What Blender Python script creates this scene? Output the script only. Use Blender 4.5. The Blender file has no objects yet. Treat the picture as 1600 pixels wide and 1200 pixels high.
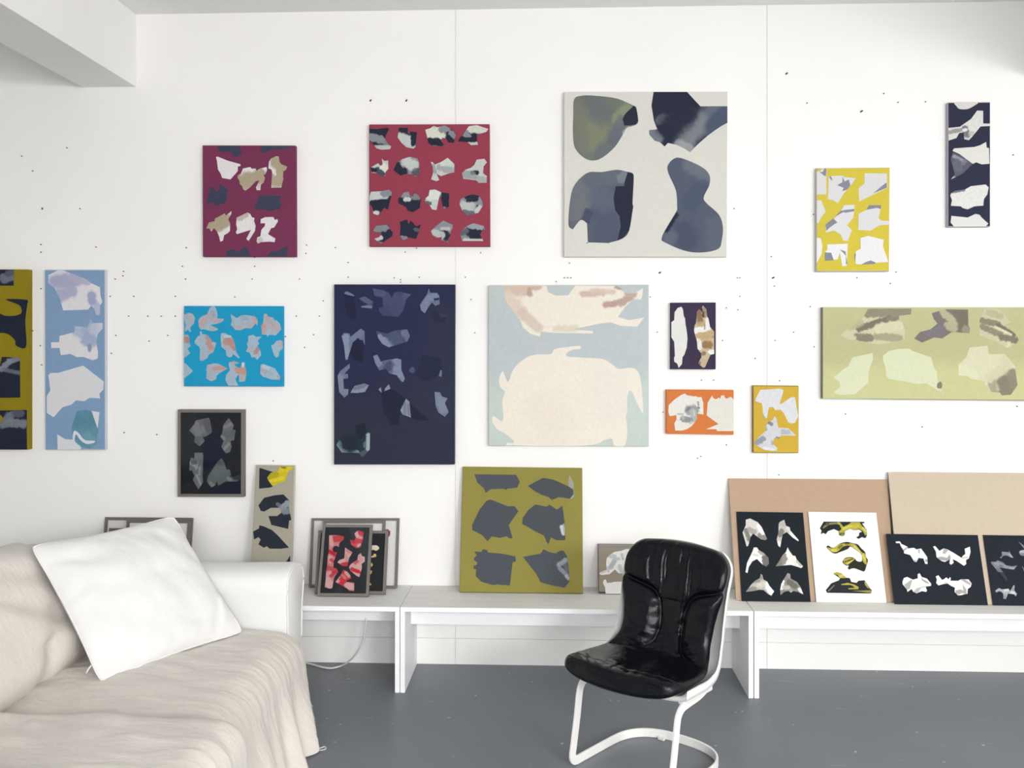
import bpy, bmesh, math, random
from mathutils import Vector, Matrix, noise
from mathutils.geometry import delaunay_2d_cdt

random.seed(7)
S = bpy.context.scene
COL = S.collection

# ---------------------------------------------------------------- camera (photo taken as 1600 x 1200)
FPX, DIST, HOR = 1450.0, 4.5, 535.0
T0 = 60.0 / FPX
TH = math.atan(T0)
CT, ST = math.cos(TH), math.sin(TH)
HC = 505.0 * DIST * CT / FPX
cam_d = bpy.data.cameras.new('camera')
cam = bpy.data.objects.new('camera', cam_d)
COL.objects.link(cam)
cam.location = (0, -DIST, HC)
cam.rotation_euler = (math.pi / 2, 0, TH)
cam_d.sensor_width = 36.0
cam_d.sensor_fit = 'HORIZONTAL'
cam_d.lens = FPX * 36.0 / 1600.0
cam_d.shift_y = -(600.0 - HOR) / 1600.0
cam_d.clip_start = 0.05
S.camera = cam

# ---------------------------------------------------------------- world, daylight through the windows, exposure
w = bpy.data.worlds.new('daylight')
S.world = w
w.use_nodes = True
bg = w.node_tree.nodes['Background']
bg.inputs['Color'].default_value = (0.93, 0.96, 1.0, 1)
bg.inputs['Strength'].default_value = 0.25

def area(name, loc, rot, sx, sy, power, col=(1, 1, 1)):
    l = bpy.data.lights.new(name, 'AREA')
    l.shape = 'RECTANGLE'; l.size = sx; l.size_y = sy; l.energy = power; l.color = col
    o = bpy.data.objects.new(name, l)
    COL.objects.link(o); o.location = loc; o.rotation_euler = rot
    return o
H90 = math.pi / 2
# sky light falling in, tilted downwards, just inside the window openings
area('window_daylight_rear_right', (3.0, -7.45, 2.4), (H90 - .9, 0, .12), 1.6, 1.0, 278, (1.0, 1.0, 1.0))
area('window_daylight_rear', (0.5, -7.45, 1.9), (H90 - .95, 0, 0), 1.5, 2.0, 195, (0.98, 0.99, 1.0))
area('window_daylight_right', (3.80, -3.9, 2.25), (0, H90 - .5, 0), .9, 4.4, 36, (1.0, 0.985, 0.965))

S.view_settings.view_transform = 'Standard'
S.view_settings.look = 'None'
S.view_settings.exposure = 0.06
S.view_settings.gamma = 1.0
S.view_settings.use_curve_mapping = False
S.cycles.use_denoising = True
S.cycles.max_bounces = 8
S.cycles.diffuse_bounces = 5

# ---------------------------------------------------------------- helpers
def ray(u, v):
    a = (u - 800.0) / FPX; b = (HOR - v) / FPX
    return (-ST + a * CT, CT + a * ST, b)
def on_y(u, v, y):
    r = ray(u, v); k = (y + DIST) / r[1]
    return Vector((k * r[0], y, HC + k * r[2]))
def on_z(u, v, z):
    r = ray(u, v); k = (z - HC) / r[2]
    return Vector((k * r[0], -DIST + k * r[1], z))
def on_plane(u, v, p0, n):
    r = Vector(ray(u, v)); c = Vector((0, -DIST, HC))
    k = (p0 - c).dot(n) / r.dot(n)
    return c + r * k
def lin(h):
    h = h.lstrip('#')
    o = []
    for i in (0, 2, 4):
        c = int(h[i:i + 2], 16) / 255.0
        o.append(c / 12.92 if c <= 0.04045 else ((c + 0.055) / 1.055) ** 2.4)
    return (o[0], o[1], o[2], 1.0)
def sstep(x):
    x = max(0.0, min(1.0, x)); return x * x * (3 - 2 * x)

def link(name, mesh, mat=None, parent=None, loc=None):
    o = bpy.data.objects.new(name, mesh)
    COL.objects.link(o)
    if mat is not None: mesh.materials.append(mat)
    if parent is not None: o.parent = parent
    if loc is not None: o.location = loc
    return o
def mesh_of(name, verts, faces, smooth=False):
    m = bpy.data.meshes.new(name)
    m.from_pydata([tuple(v) for v in verts], [], faces)
    m.update()
    if smooth:
        for p in m.polygons: p.use_smooth = True
    return m
def bm_mesh(name, bm, smooth=False):
    m = bpy.data.meshes.new(name)
    bmesh.ops.recalc_face_normals(bm, faces=bm.faces[:])
    bm.to_mesh(m); bm.free()
    if smooth:
        for p in m.polygons: p.use_smooth = True
    return m
def empty(name, loc, rotz=0.0):
    o = bpy.data.objects.new(name, None)
    COL.objects.link(o); o.location = loc; o.rotation_euler = (0, 0, rotz); o.empty_display_size = 0.1
    return o
def tag(o, label, cat, group=None):
    o['label'] = label; o['category'] = cat
    if group: o['group'] = group
    return o
def struct(o):
    o['kind'] = 'structure'; return o
def add_box(bm, x0, x1, y0, y1, z0, z1, bev=0.0):
    g = bmesh.ops.create_cube(bm, size=1.0)
    vs = g['verts']
    for v in vs:
        v.co = Vector((x0 + (v.co.x + .5) * (x1 - x0), y0 + (v.co.y + .5) * (y1 - y0), z0 + (v.co.z + .5) * (z1 - z0)))
    if bev:
        es = list({e for v in vs for e in v.link_edges})
        bmesh.ops.bevel(bm, geom=es, offset=bev, segments=2, affect='EDGES', profile=0.6)
def box(name, x0, x1, y0, y1, z0, z1, mat, parent=None, bev=0.0, origin=(0, 0, 0)):
    bm = bmesh.new()
    ox, oy, oz = origin
    add_box(bm, x0 - ox, x1 - ox, y0 - oy, y1 - oy, z0 - oz, z1 - oz, bev)
    return link(name, bm_mesh(name, bm), mat, parent)
def tube(name, pts, r, mat, parent=None, n=10, closed=False):
    bm = bmesh.new(); rings = []
    P = [Vector(p) for p in pts]
    for i, p in enumerate(P):
        t = (P[min(i + 1, len(P) - 1)] - P[max(i - 1, 0)]).normalized()
        a = t.cross(Vector((0, 0, 1)))
        if a.length < 1e-3: a = t.cross(Vector((0, 1, 0)))
        a.normalize(); b = a.cross(t)
        rings.append([bm.verts.new(p + a * (r * math.cos(2 * math.pi * k / n)) + b * (r * math.sin(2 * math.pi * k / n))) for k in range(n)])
    for A, B in zip(rings, rings[1:]):
        for k in range(n): bm.faces.new((A[k], A[(k + 1) % n], B[(k + 1) % n], B[k]))
    bm.faces.new(rings[0]); bm.faces.new(rings[-1])
    return link(name, bm_mesh(name, bm, True), mat, parent)
def catmull(pts, sub, closed=False):
    n = len(pts); out = []
    rng = range(n) if closed else range(n - 1)
    for i in rng:
        if closed: p = [pts[(i - 1) % n], pts[i], pts[(i + 1) % n], pts[(i + 2) % n]]
        else: p = [pts[max(i - 1, 0)], pts[i], pts[i + 1], pts[min(i + 2, n - 1)]]
        for k in range(sub):
            t = k / sub
            out.append(tuple(0.5 * ((2 * b) + (-a + c) * t + (2 * a - 5 * b + 4 * c - d) * t * t + (-a + 3 * b - 3 * c + d) * t ** 3)
                             for a, b, c, d in zip(*p)))
    if not closed: out.append(tuple(pts[-1]))
    return out
def grid_mesh(name, f, nu, nv):
    vs = [f(i / nu, j / nv) for j in range(nv + 1) for i in range(nu + 1)]
    fs = [(j * (nu + 1) + i, j * (nu + 1) + i + 1, (j + 1) * (nu + 1) + i + 1, (j + 1) * (nu + 1) + i) for j in range(nv) for i in range(nu)]
    return mesh_of(name, vs, fs, True)

# ---------------------------------------------------------------- materials
def mat_base(name, col, rough=0.6, spec=0.5):
    m = bpy.data.materials.new(name); m.use_nodes = True
    b = m.node_tree.nodes['Principled BSDF']
    b.inputs['Base Color'].default_value = col if len(col) == 4 else (*col, 1)
    b.inputs['Roughness'].default_value = rough
    b.inputs['Specular IOR Level'].default_value = spec
    return m, m.node_tree.nodes, m.node_tree.links, b
def N(nt, typ, **k):
    n = nt.new(typ)
    for a, v in k.items(): setattr(n, a, v)
    return n
def add_bump(ns, ls, b, src, strength, dist=0.002, chain=None):
    bp = ns.new('ShaderNodeBump')
    bp.inputs['Strength'].default_value = strength; bp.inputs['Distance'].default_value = dist
    ls.new(src, bp.inputs['Height'])
    if chain is not None: ls.new(chain.outputs['Normal'], bp.inputs['Normal'])
    ls.new(bp.outputs['Normal'], b.inputs['Normal'])
    return bp
def nz(ns, ls, scale, detail=4, rough=0.55, coord='Object', stretch=None):
    tc = ns.new('ShaderNodeTexCoord'); t = ns.new('ShaderNodeTexNoise')
    t.inputs['Scale'].default_value = scale; t.inputs['Detail'].default_value = detail; t.inputs['Roughness'].default_value = rough
    if stretch:
        mp = ns.new('ShaderNodeMapping'); mp.inputs['Scale'].default_value = stretch
        ls.new(tc.outputs[coord], mp.inputs['Vector']); ls.new(mp.outputs['Vector'], t.inputs['Vector'])
    else: ls.new(tc.outputs[coord], t.inputs['Vector'])
    return t
def ramp(ns, ls, src, stops):
    r = ns.new('ShaderNodeValToRGB'); e = r.color_ramp.elements
    while len(e) < len(stops): e.new(0.5)
    for k, (p, c) in enumerate(stops): e[k].position = p; e[k].color = c if len(c) == 4 else (*c, 1)
    ls.new(src, r.inputs['Fac']); return r
def plain(name, hexc, rough=0.6, spec=0.5, var=0.04, scale=6.0, bump=0.0, bscale=200.0, stretch=None):
    c = lin(hexc)
    m, ns, ls, b = mat_base(name, c, rough, spec)
    t = nz(ns, ls, scale, 5, 0.6, stretch=stretch)
    lo = tuple(x * (1 - var) for x in c[:3]); hi = tuple(min(1, x * (1 + var)) for x in c[:3])
    r = ramp(ns, ls, t.outputs['Fac'], [(0.3, lo), (0.7, hi)])
    ls.new(r.outputs['Color'], b.inputs['Base Color'])
    if bump:
        t2 = nz(ns, ls, bscale, 3, 0.5)
        add_bump(ns, ls, b, t2.outputs['Fac'], bump, 0.001)
    return m

M = {}
M['wall'] = plain('white_wall_paint', '#f4f2ef', 0.75, 0.3, 0.015, 1.5, 0.12, 60)
M['beam'] = plain('white_beam_paint', '#f3f2f0', 0.8, 0.3, 0.015, 2.0)
M['ceiling'] = plain('ceiling_paint', '#f1f0ee', 0.85, 0.2, 0.015, 1.0)
M['bench'] = plain('white_bench_lacquer', '#f6f6f7', 0.5, 0.4, 0.015, 4.0)
M['nail'] = plain('dark_nail', '#4a4642', 0.5)
M['cable'] = plain('white_cable', '#e2e2e2', 0.5)
M['frame_white'] = plain('white_window_paint', '#eeeeee', 0.5)

# bench tops: white board with grey grain, colour darkened for weaker light on top
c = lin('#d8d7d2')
m, ns, ls, b = mat_base('shaded_grain_bench_top', c, 0.6, 0.35)
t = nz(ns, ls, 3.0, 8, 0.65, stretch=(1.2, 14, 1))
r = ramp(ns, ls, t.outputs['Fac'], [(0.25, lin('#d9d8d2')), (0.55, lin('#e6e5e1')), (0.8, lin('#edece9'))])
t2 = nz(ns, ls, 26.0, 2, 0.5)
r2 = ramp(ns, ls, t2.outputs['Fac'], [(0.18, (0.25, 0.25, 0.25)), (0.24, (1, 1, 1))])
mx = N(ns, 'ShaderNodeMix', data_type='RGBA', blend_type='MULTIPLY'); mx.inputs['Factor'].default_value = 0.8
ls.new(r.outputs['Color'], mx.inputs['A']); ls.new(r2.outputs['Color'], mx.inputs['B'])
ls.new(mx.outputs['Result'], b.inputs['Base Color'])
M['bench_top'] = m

# floor: grey floor paint, semi-gloss, white paint specks, scuffs
m, ns, ls, b = mat_base('grey_floor_paint', lin('#70757b'), 0.35, 0.5)
t = nz(ns, ls, 1.6, 8, 0.62)
r = ramp(ns, ls, t.outputs['Fac'], [(0.3, lin('#6a6f74')), (0.7, lin('#777c83'))])
vo = ns.new('ShaderNodeTexVoronoi'); vo.inputs['Scale'].default_value = 11.0
tc = ns.new('ShaderNodeTexCoord'); ls.new(tc.outputs['Object'], vo.inputs['Vector'])
n3 = nz(ns, ls, 40.0, 2, 0.5)
ad = N(ns, 'ShaderNodeMath', operation='MULTIPLY_ADD'); ad.inputs[1].default_value = 0.05; 
ls.new(n3.outputs['Fac'], ad.inputs[0]); ls.new(vo.outputs['Distance'], ad.inputs[2])
sp = ramp(ns, ls, ad.outputs[0], [(0.075, (1, 1, 1)), (0.10, (0, 0, 0))])
n4 = nz(ns, ls, 2.3, 2, 0.5)
gate = ramp(ns, ls, n4.outputs['Fac'], [(0.40, (0, 0, 0)), (0.58, (1, 1, 1))])
gm = N(ns, 'ShaderNodeMath', operation='MULTIPLY'); ls.new(sp.outputs['Color'], gm.inputs[0]); ls.new(gate.outputs['Color'], gm.inputs[1])
n5 = nz(ns, ls, 10.0, 3, 0.7, stretch=(0.35, 2.2, 1))
sc = ramp(ns, ls, n5.outputs['Fac'], [(0.64, (0, 0, 0)), (0.78, (0.32, 0.32, 0.32))])
mxx = N(ns, 'ShaderNodeMath', operation='MAXIMUM'); ls.new(gm.outputs[0], mxx.inputs[0]); ls.new(sc.outputs['Color'], mxx.inputs[1])
mx = N(ns, 'ShaderNodeMix', data_type='RGBA'); ls.new(mxx.outputs[0], mx.inputs['Factor'])
ls.new(r.outputs['Color'], mx.inputs['A']); mx.inputs['B'].default_value = lin('#c4c6c8')
ls.new(mx.outputs['Result'], b.inputs['Base Color'])
rr = ramp(ns, ls, t.outputs['Fac'], [(0.3, (0.33,) * 3), (0.7, (0.5,) * 3)])
ls.new(rr.outputs['Color'], b.inputs['Roughness'])
n6 = nz(ns, ls, 30.0, 4, 0.6)
add_bump(ns, ls, b, n6.outputs['Fac'], 0.08, 0.002)
M['floor'] = m

# painted canvas / printed sheet: colour comes with the picture, canvas tooth from the material
def paint_mat(name, rough, spec, tooth, var):
    m, ns, ls, b = mat_base(name, (0.5, 0.5, 0.5, 1), rough, spec)
    at = ns.new('ShaderNodeAttribute'); at.attribute_name = 'Col'
    t = nz(ns, ls, 55.0, 6, 0.7)
    r = ramp(ns, ls, t.outputs['Fac'], [(0.3, (.89 * (1 - var),) * 3), (0.7, (.89,) * 3)])
    mx = N(ns, 'ShaderNodeMix', data_type='RGBA', blend_type='MULTIPLY'); mx.inputs['Factor'].default_value = 1.0
    ls.new(at.outputs['Color'], mx.inputs['A']); ls.new(r.outputs['Color'], mx.inputs['B'])
    ls.new(mx.outputs['Result'], b.inputs['Base Color'])
    if tooth:
        t2 = nz(ns, ls, 700.0, 2, 0.5); add_bump(ns, ls, b, t2.outputs['Fac'], tooth, 0.0006)
    return m
M['canvas'] = paint_mat('painted_canvas', 0.75, 0.25, 0.25, 0.06)
M['print'] = paint_mat('printed_sheet', 0.8, 0.1, 0.0, 0.03)
M['frame'] = paint_mat('grey_wood_frame', 0.65, 0.25, 0.1, 0.12)
M['card'] = paint_mat('cardboard', 0.9, 0.1, 0.2, 0.07)

# picture glass
m, ns, ls, b = mat_base('picture_glass', (1, 1, 1, 1), 0.03)
out = ns['Material Output']
tr = ns.new('ShaderNodeBsdfTransparent'); gl = ns.new('ShaderNodeBsdfGlossy'); gl.inputs['Roughness'].default_value = 0.03
fr = ns.new('ShaderNodeFresnel'); fr.inputs['IOR'].default_value = 1.45
ms = ns.new('ShaderNodeMixShader')
ls.new(fr.outputs[0], ms.inputs[0]); ls.new(tr.outputs[0], ms.inputs[1]); ls.new(gl.outputs[0], ms.inputs[2]); ls.new(ms.outputs[0], out.inputs['Surface'])
M['glass'] = m

# fabrics
def fabric(name, hexc, weave, var, wrinkle=0.0, sheen=0.1, wscale=9.0):
    c = lin(hexc)
    m, ns, ls, b = mat_base(name, c, 0.9, 0.15)
    b.inputs['Sheen Weight'].default_value = sheen
    t = nz(ns, ls, 3.0, 6, 0.65)
    f = nz(ns, ls, 160.0, 3, 0.7, stretch=(1, 1, 3))
    ad = N(ns, 'ShaderNodeMath', operation='ADD'); ls.new(t.outputs['Fac'], ad.inputs[0]); ls.new(f.outputs['Fac'], ad.inputs[1])
    lo = tuple(x * (1 - var) for x in c[:3]); hi = tuple(min(1, x * (1 + var)) for x in c[:3])
    dv = N(ns, 'ShaderNodeMath', operation='MULTIPLY'); dv.inputs[1].default_value = 0.5; ls.new(ad.outputs[0], dv.inputs[0])
    r = ramp(ns, ls, dv.outputs[0], [(0.35, lo), (0.65, hi)])
    ls.new(r.outputs['Color'], b.inputs['Base Color'])
    ch = None
    if wrinkle:
        wn = nz(ns, ls, wscale, 5, 0.6, stretch=(1.0, 2.2, 1.0))
        wn.inputs['Distortion'].default_value = 0.6
        ch = add_bump(ns, ls, b, wn.outputs['Fac'], wrinkle, 0.02)
    t2 = nz(ns, ls, 420.0, 2, 0.5)
    add_bump(ns, ls, b, t2.outputs['Fac'], weave, 0.001, ch)
    return m
M['linen'] = fabric('beige_linen', '#d9d3cb', 0.35, 0.05, 0.26, wscale=13.0)
M['white_cotton'] = fabric('white_cotton', '#e6e5e4', 0.12, 0.012, 0.16, wscale=5.0)
M['white_cover'] = fabric('white_sofa_cover', '#e7e6e4', 0.15, 0.012, 0.06)

# black leather
m, ns, ls, b = mat_base('black_leather', (0.0022, 0.0032, 0.0055, 1), 0.28, 0.24)
t = nz(ns, ls, 500.0, 3, 0.6)
c1 = add_bump(ns, ls, b, t.outputs['Fac'], 0.10, 0.0008)
t2 = nz(ns, ls, 22.0, 8, 0.62, stretch=(2.2, 1, 1)); t2.inputs['Distortion'].default_value = 0.8
c2 = add_bump(ns, ls, b, t2.outputs['Fac'], 0.22, 0.012, c1)
t3 = nz(ns, ls, 6.0, 5, 0.6)
r = ramp(ns, ls, t3.outputs['Fac'], [(0.35, (0.17,) * 3), (0.7, (0.29,) * 3)])
ls.new(r.outputs['Color'], b.inputs['Roughness'])
M['leather'] = m
M['chair_white'] = plain('white_enamel', '#ebe9e6', 0.4, 0.5, 0.02, 8.0)
# ================================================================ ROOM
ZC = 3.185
XL, XR, YF = -4.7, 3.9, -7.7
box('floor', XL - .1, XR + .1, YF, .1, -.1, 0, M['floor']).__setitem__('kind', 'structure')
box('ceiling', XL - .1, XR + .1, YF, .1, ZC, ZC + .12, M['ceiling']).__setitem__('kind', 'structure')
# back wall: backing with separate boards; the joints between them are real gaps
wall = struct(box('wall_back', XL - .1, XR + .1, .008, .12, 0, ZC, M['wall']))
gap = .0007
s1, s2 = on_y(711.8, 500, 0).x, on_y(1198.3, 500, 0).x
zj = on_y(711.8, 997.5, 0).z
for x0, x1 in ((XL, s1), (s1, s2), (s2, XR)):
    box('wall_board', x0 + gap, x1 - gap, 0, .008, zj + gap, ZC, M['wall'], wall, .0005)
    box('wall_board', x0 + gap, x1 - gap, 0, .008, 0, zj - gap, M['wall'], wall, .0005)
struct(box('wall_left', XL - .1, XL, YF, 0, 0, ZC, M['wall']))
bm = bmesh.new()
WY = [(-1.6, -3.75), (-4.05, -6.2)]
Z0, Z1 = 1.7, 2.72
add_box(bm, XR, XR + .12, YF, 0, 0, Z0)
add_box(bm, XR, XR + .12, YF, 0, Z1, ZC)
for y0, y1 in ((-1.6, 0), (-4.05, -3.75), (YF, -6.2)): add_box(bm, XR, XR + .12, y0, y1, Z0, Z1)
struct(link('wall_right', bm_mesh('wall_right', bm), M['wall']))
for k, (ya, yb) in enumerate(WY):
    bm = bmesh.new()
    for q in range(4):
        yy = yb + (ya - yb) * q / 3
        add_box(bm, XR + .02, XR + .07, yy - .025, yy + .025, Z0, Z1)
    for zz in (Z0 + .02, Z1 - .02): add_box(bm, XR + .025, XR + .065, yb, ya, zz - .02, zz + .02)
    struct(link('window_%d' % (k + 1), bm_mesh('window', bm), M['frame_white']))
# rear wall, behind the camera, with two window openings
bm = bmesh.new()
for x0, x1, z0, z1 in ((XL, XR, 0, .8), (XL, XR, 2.9, ZC), (XL, -.4, .8, 2.9), (1.3, 1.4, .8, 2.9), (3.8, XR, .8, 2.9)): add_box(bm, x0, x1, YF - .12, YF, z0, z1)
struct(link('wall_front', bm_mesh('wall_front', bm), M['wall']))
for k, (xa, xb) in enumerate(((-.4, 1.3), (1.4, 3.8))):
    bm = bmesh.new()
    for q in range(3): add_box(bm, xa + (xb - xa) * q / 2 - .025, xa + (xb - xa) * q / 2 + .025, YF - .08, YF - .03, .8, 2.9)
    for zz in (.82, 2.2, 2.88): add_box(bm, xa, xb, YF - .075, YF - .035, zz - .02, zz + .02)
    struct(link('window_%d' % (k + 3), bm_mesh('window', bm), M['frame_white']))
# ceiling beams running towards the camera
bx0, bx1 = on_y(128.2, 136, 0).x, on_y(213, 136, 0).x
zb = on_y(170, 136.2, 0).z
struct(box('trim_1', bx0, bx1, YF, 0, zb, ZC, M['beam'], None, .004))
rx0 = on_y(1603, 120, 0).x
struct(box('trim_2', rx0, rx0 + .27, YF, 0, zb, ZC, M['beam'], None, .004))

# nails and screws left in the wall (positions measured on the wall)
NL = '''104.5,231 34,244 51,267 66,326,2 125,326 64,382 64,394 150,386 291,387 285,416 193,424 192,431 180,436 290,436 394,436 398,416 398,402 468,436 479,383 478,396 524,387 544,410 544,433 579,157,2 635,157,2 651,388 633,394 616,434 626,437 626,441 655,433 751,395 727,433 209,463 274,463 367,464 172,463 64,451 201,494 252,494 274,494 181,524 262,524 233,533 51,517 174,552 463,494 499,494 446,526 490,523 476,543 736,468 742,520 63,540 65,570 1229,115,2 1346,174,2 1381,146 1403,160 1446,159 1261,161 1147,326 1205,401 1208,434,2 1210,447 1400,425 1339,434 1391,443 882,434 887,434 892,434 890,411 869,440 1031,426,2 1016,464 1156,463 1153,484 1135,481 1266,479 1129,532 1027,519 1240,519 1211,532 1272,542 1096,594 1115,594 1218,595 1583,242 1271,335 1156,434 1152,434 194,676 245,679 427,720 1036,644 1135,695 1090,716 1095,713 1321,647 1441,667 1589,635 1217,742 160,540 231,494 505,470 1180,560'''
bm = bmesh.new()
bmesh.ops.create_cone(bm, cap_ends=True, segments=8, radius1=.0028, radius2=.0028, depth=.007)
nm = bm_mesh('nail', bm); nm.materials.append(M['nail'])
bm = bmesh.new()
bmesh.ops.create_cone(bm, cap_ends=True, segments=8, radius1=.0042, radius2=.0036, depth=.014)
nm2 = bm_mesh('nail', bm); nm2.materials.append(M['nail'])
for tok in NL.split():
    q = [float(a) for a in tok.split(',')]
    p = on_y(q[0], q[1], -.003)
    o = bpy.data.objects.new('nail', nm2 if len(q) > 2 else nm)
    COL.objects.link(o); o.parent = wall; o.location = p; o.rotation_euler = (H90 - .25 * (len(q) > 2), 0, .5 * (len(q) > 2))

# ================================================================ BENCHES
ZB, YB = .383, -.378
def bench(x0, x1, label, apron_z, yap):
    r = empty('bench', ((x0 + x1) / 2, YB / 2, 0))
    tag(r, label, 'bench', None)
    og = r.location; tk = .0205; pw = .021
    def bx(n, a, b_, c_, d, e, f, m, bev=.0012):
        return box(n, a, b_, c_, d, e, f, m, r, bev, og)
    # top: board with a grained upper face, shade put into its colour
    bx('top_board', x0, x1, YB, -.002, ZB - tk, ZB - .0008, M['bench'])
    bx('shaded_grain_surface', x0 + .0015, x1 - .0015, YB + .002, -.003, ZB - .0012, ZB, M['bench_top'], 0)
    bx('end_panel', x0, x0 + pw, YB + .0005, -.002, 0, ZB - tk, M['bench'])
    bx('end_panel', x1 - pw, x1, YB + .0005, -.002, 0, ZB - tk, M['bench'])
    bx('apron', x0 + pw, x1 - pw, yap, yap + .018, apron_z, ZB - tk, M['bench'])
    return r
xm0 = on_y(625.3, 947, YB).x; xm1 = on_y(1177.3, 956, YB).x
LB = xm1 - xm0
bench(xm0 - .003 - LB, xm0 - .003, 'white bench on the left, partly hidden behind the sofa arm', on_y(560, 969.3, -.2).z, -.2)
bench(xm0, xm1, 'white bench in the middle, behind the black leather chair', on_y(643.7, 975.2, -.19).z, -.19)
bench(xm1 + .004, xm1 + .004 + LB, 'white bench on the right carrying cardboard sheets and black prints', on_y(1360, 984, -.22).z, -.22)

pts = [on_y(572, 966, -.20), on_y(571.5, 975, -.20), on_y(569, 993, -.19), on_y(563, 1010, -.17), on_y(553, 1026, -.14), on_y(541, 1036, -.10)]
pts += [on_z(531, 1041, .006), on_z(517, 1044, .006), on_z(502, 1042, .006), on_z(488, 1038, .006), on_z(470, 1034.5, .008), on_z(448, 1034, .008)]
pts = [tuple(p) for p in pts]
cb = tube('power_cable', catmull(pts, 6), .0042, M['cable'])
tag(cb, 'white cable hanging under the left bench and lying on the floor', 'cable')
# ---------------------------------------------------------------- paintings and prints: data
# shape = (colour, outline, [brush strokes (x1,y1,x2,y2,radius,colour,strength)]); a leading '~' in the outline rounds it
NV='#3d4259'; WH='#ebe7e7'; TAN='#b3a68c'; GK='#23283a'; G1='#8d9299'; G2='#c9cfca'; G3='#5c616d'
def dab(x,y,r,c,st=1.0): return (x,y,x,y,r,c,st)
ART=[]
def art(**k): ART.append(k)

art(name='painting',label='plum canvas with white and tan torn shapes and navy blots, upper left of the wall',
 px=[(316.3,227),(461.3,227.2),(462,401.2),(316.8,401)],t=.03,bg='#7c3456',z=(300,210,6),sh=[
 (NV,'232,104 445,104 452,140 466,160 452,198 415,214 392,206 375,172 330,160 300,168 262,160'),
 (NV,'650,104 935,108 918,124 850,136 780,142 730,150 700,166 655,172 642,150'),
 (NV,'165,500 198,488 212,520 238,545 258,512 252,478 268,466 300,494 342,520 322,545 330,590 318,636 262,655 216,672 190,630 160,645 132,664 140,610 158,570'),
 (NV,'642,574 838,574 828,600 818,630 848,655 825,675 826,700 775,708 740,718 690,706 590,700 588,665 608,645 620,600'),
 (NV,'318,1142 325,1095 372,1074 440,1100 470,1070 500,1052 525,1074 540,1110 555,1142'),
 (NV,'700,1142 740,1100 800,1092 850,1066 910,1046 890,1080 885,1110 902,1142'),
 (WH,'225,212 240,208 330,245 455,280 452,298 430,300 428,345 360,422 282,408 270,370 244,330 234,250'),
 (WH,'478,320 545,306 560,322 595,320 604,340 640,320 698,306 704,330 690,370 670,380 684,410 672,450 645,470 640,522 606,522 600,495 632,430 598,440 545,495 500,528 478,512 470,485 448,465 446,435 426,405 430,385 458,368',
  [(460,430,640,400,70,TAN,1),(500,500,560,450,50,TAN,.9),(640,360,660,400,40,TAN,.9),(625,500,640,440,20,TAN,.4)]),
 (WH,'740,228 790,204 812,208 820,255 838,280 892,302 880,332 856,345 852,400 858,410 845,460 836,498 744,500 746,440 752,360 745,330 716,318 722,255',
  [(790,260,860,310,60,TAN,1),(830,330,830,400,45,TAN,1),(755,430,850,440,50,TAN,1),(790,480,790,480,40,TAN,.6)]),
 (WH,'305,742 318,762 370,720 366,750 338,795 358,835 355,905 335,925 300,945 290,995 265,1006 255,960 235,910 205,878 180,910 165,885 134,880 160,825 210,815 215,790',
  [(230,800,320,800,55,TAN,1),(160,860,260,850,45,TAN,1),(250,880,330,830,35,TAN,.9)]),
 (WH,'420,780 520,732 545,745 560,775 586,785 580,810 596,855 590,905 530,998 510,980 552,895 420,935 412,915 424,890 414,840',
  [(450,780,500,750,30,TAN,.7)]),
 (WH,'685,776 762,774 775,802 800,795 805,815 770,872 740,880 712,935 780,975 775,1010 725,1005 645,1010 620,1024 605,1005 612,965 642,955 650,895 682,860 685,832 642,834 645,795',
  [(620,1005,640,990,25,TAN,.5)]),
 ])

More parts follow.
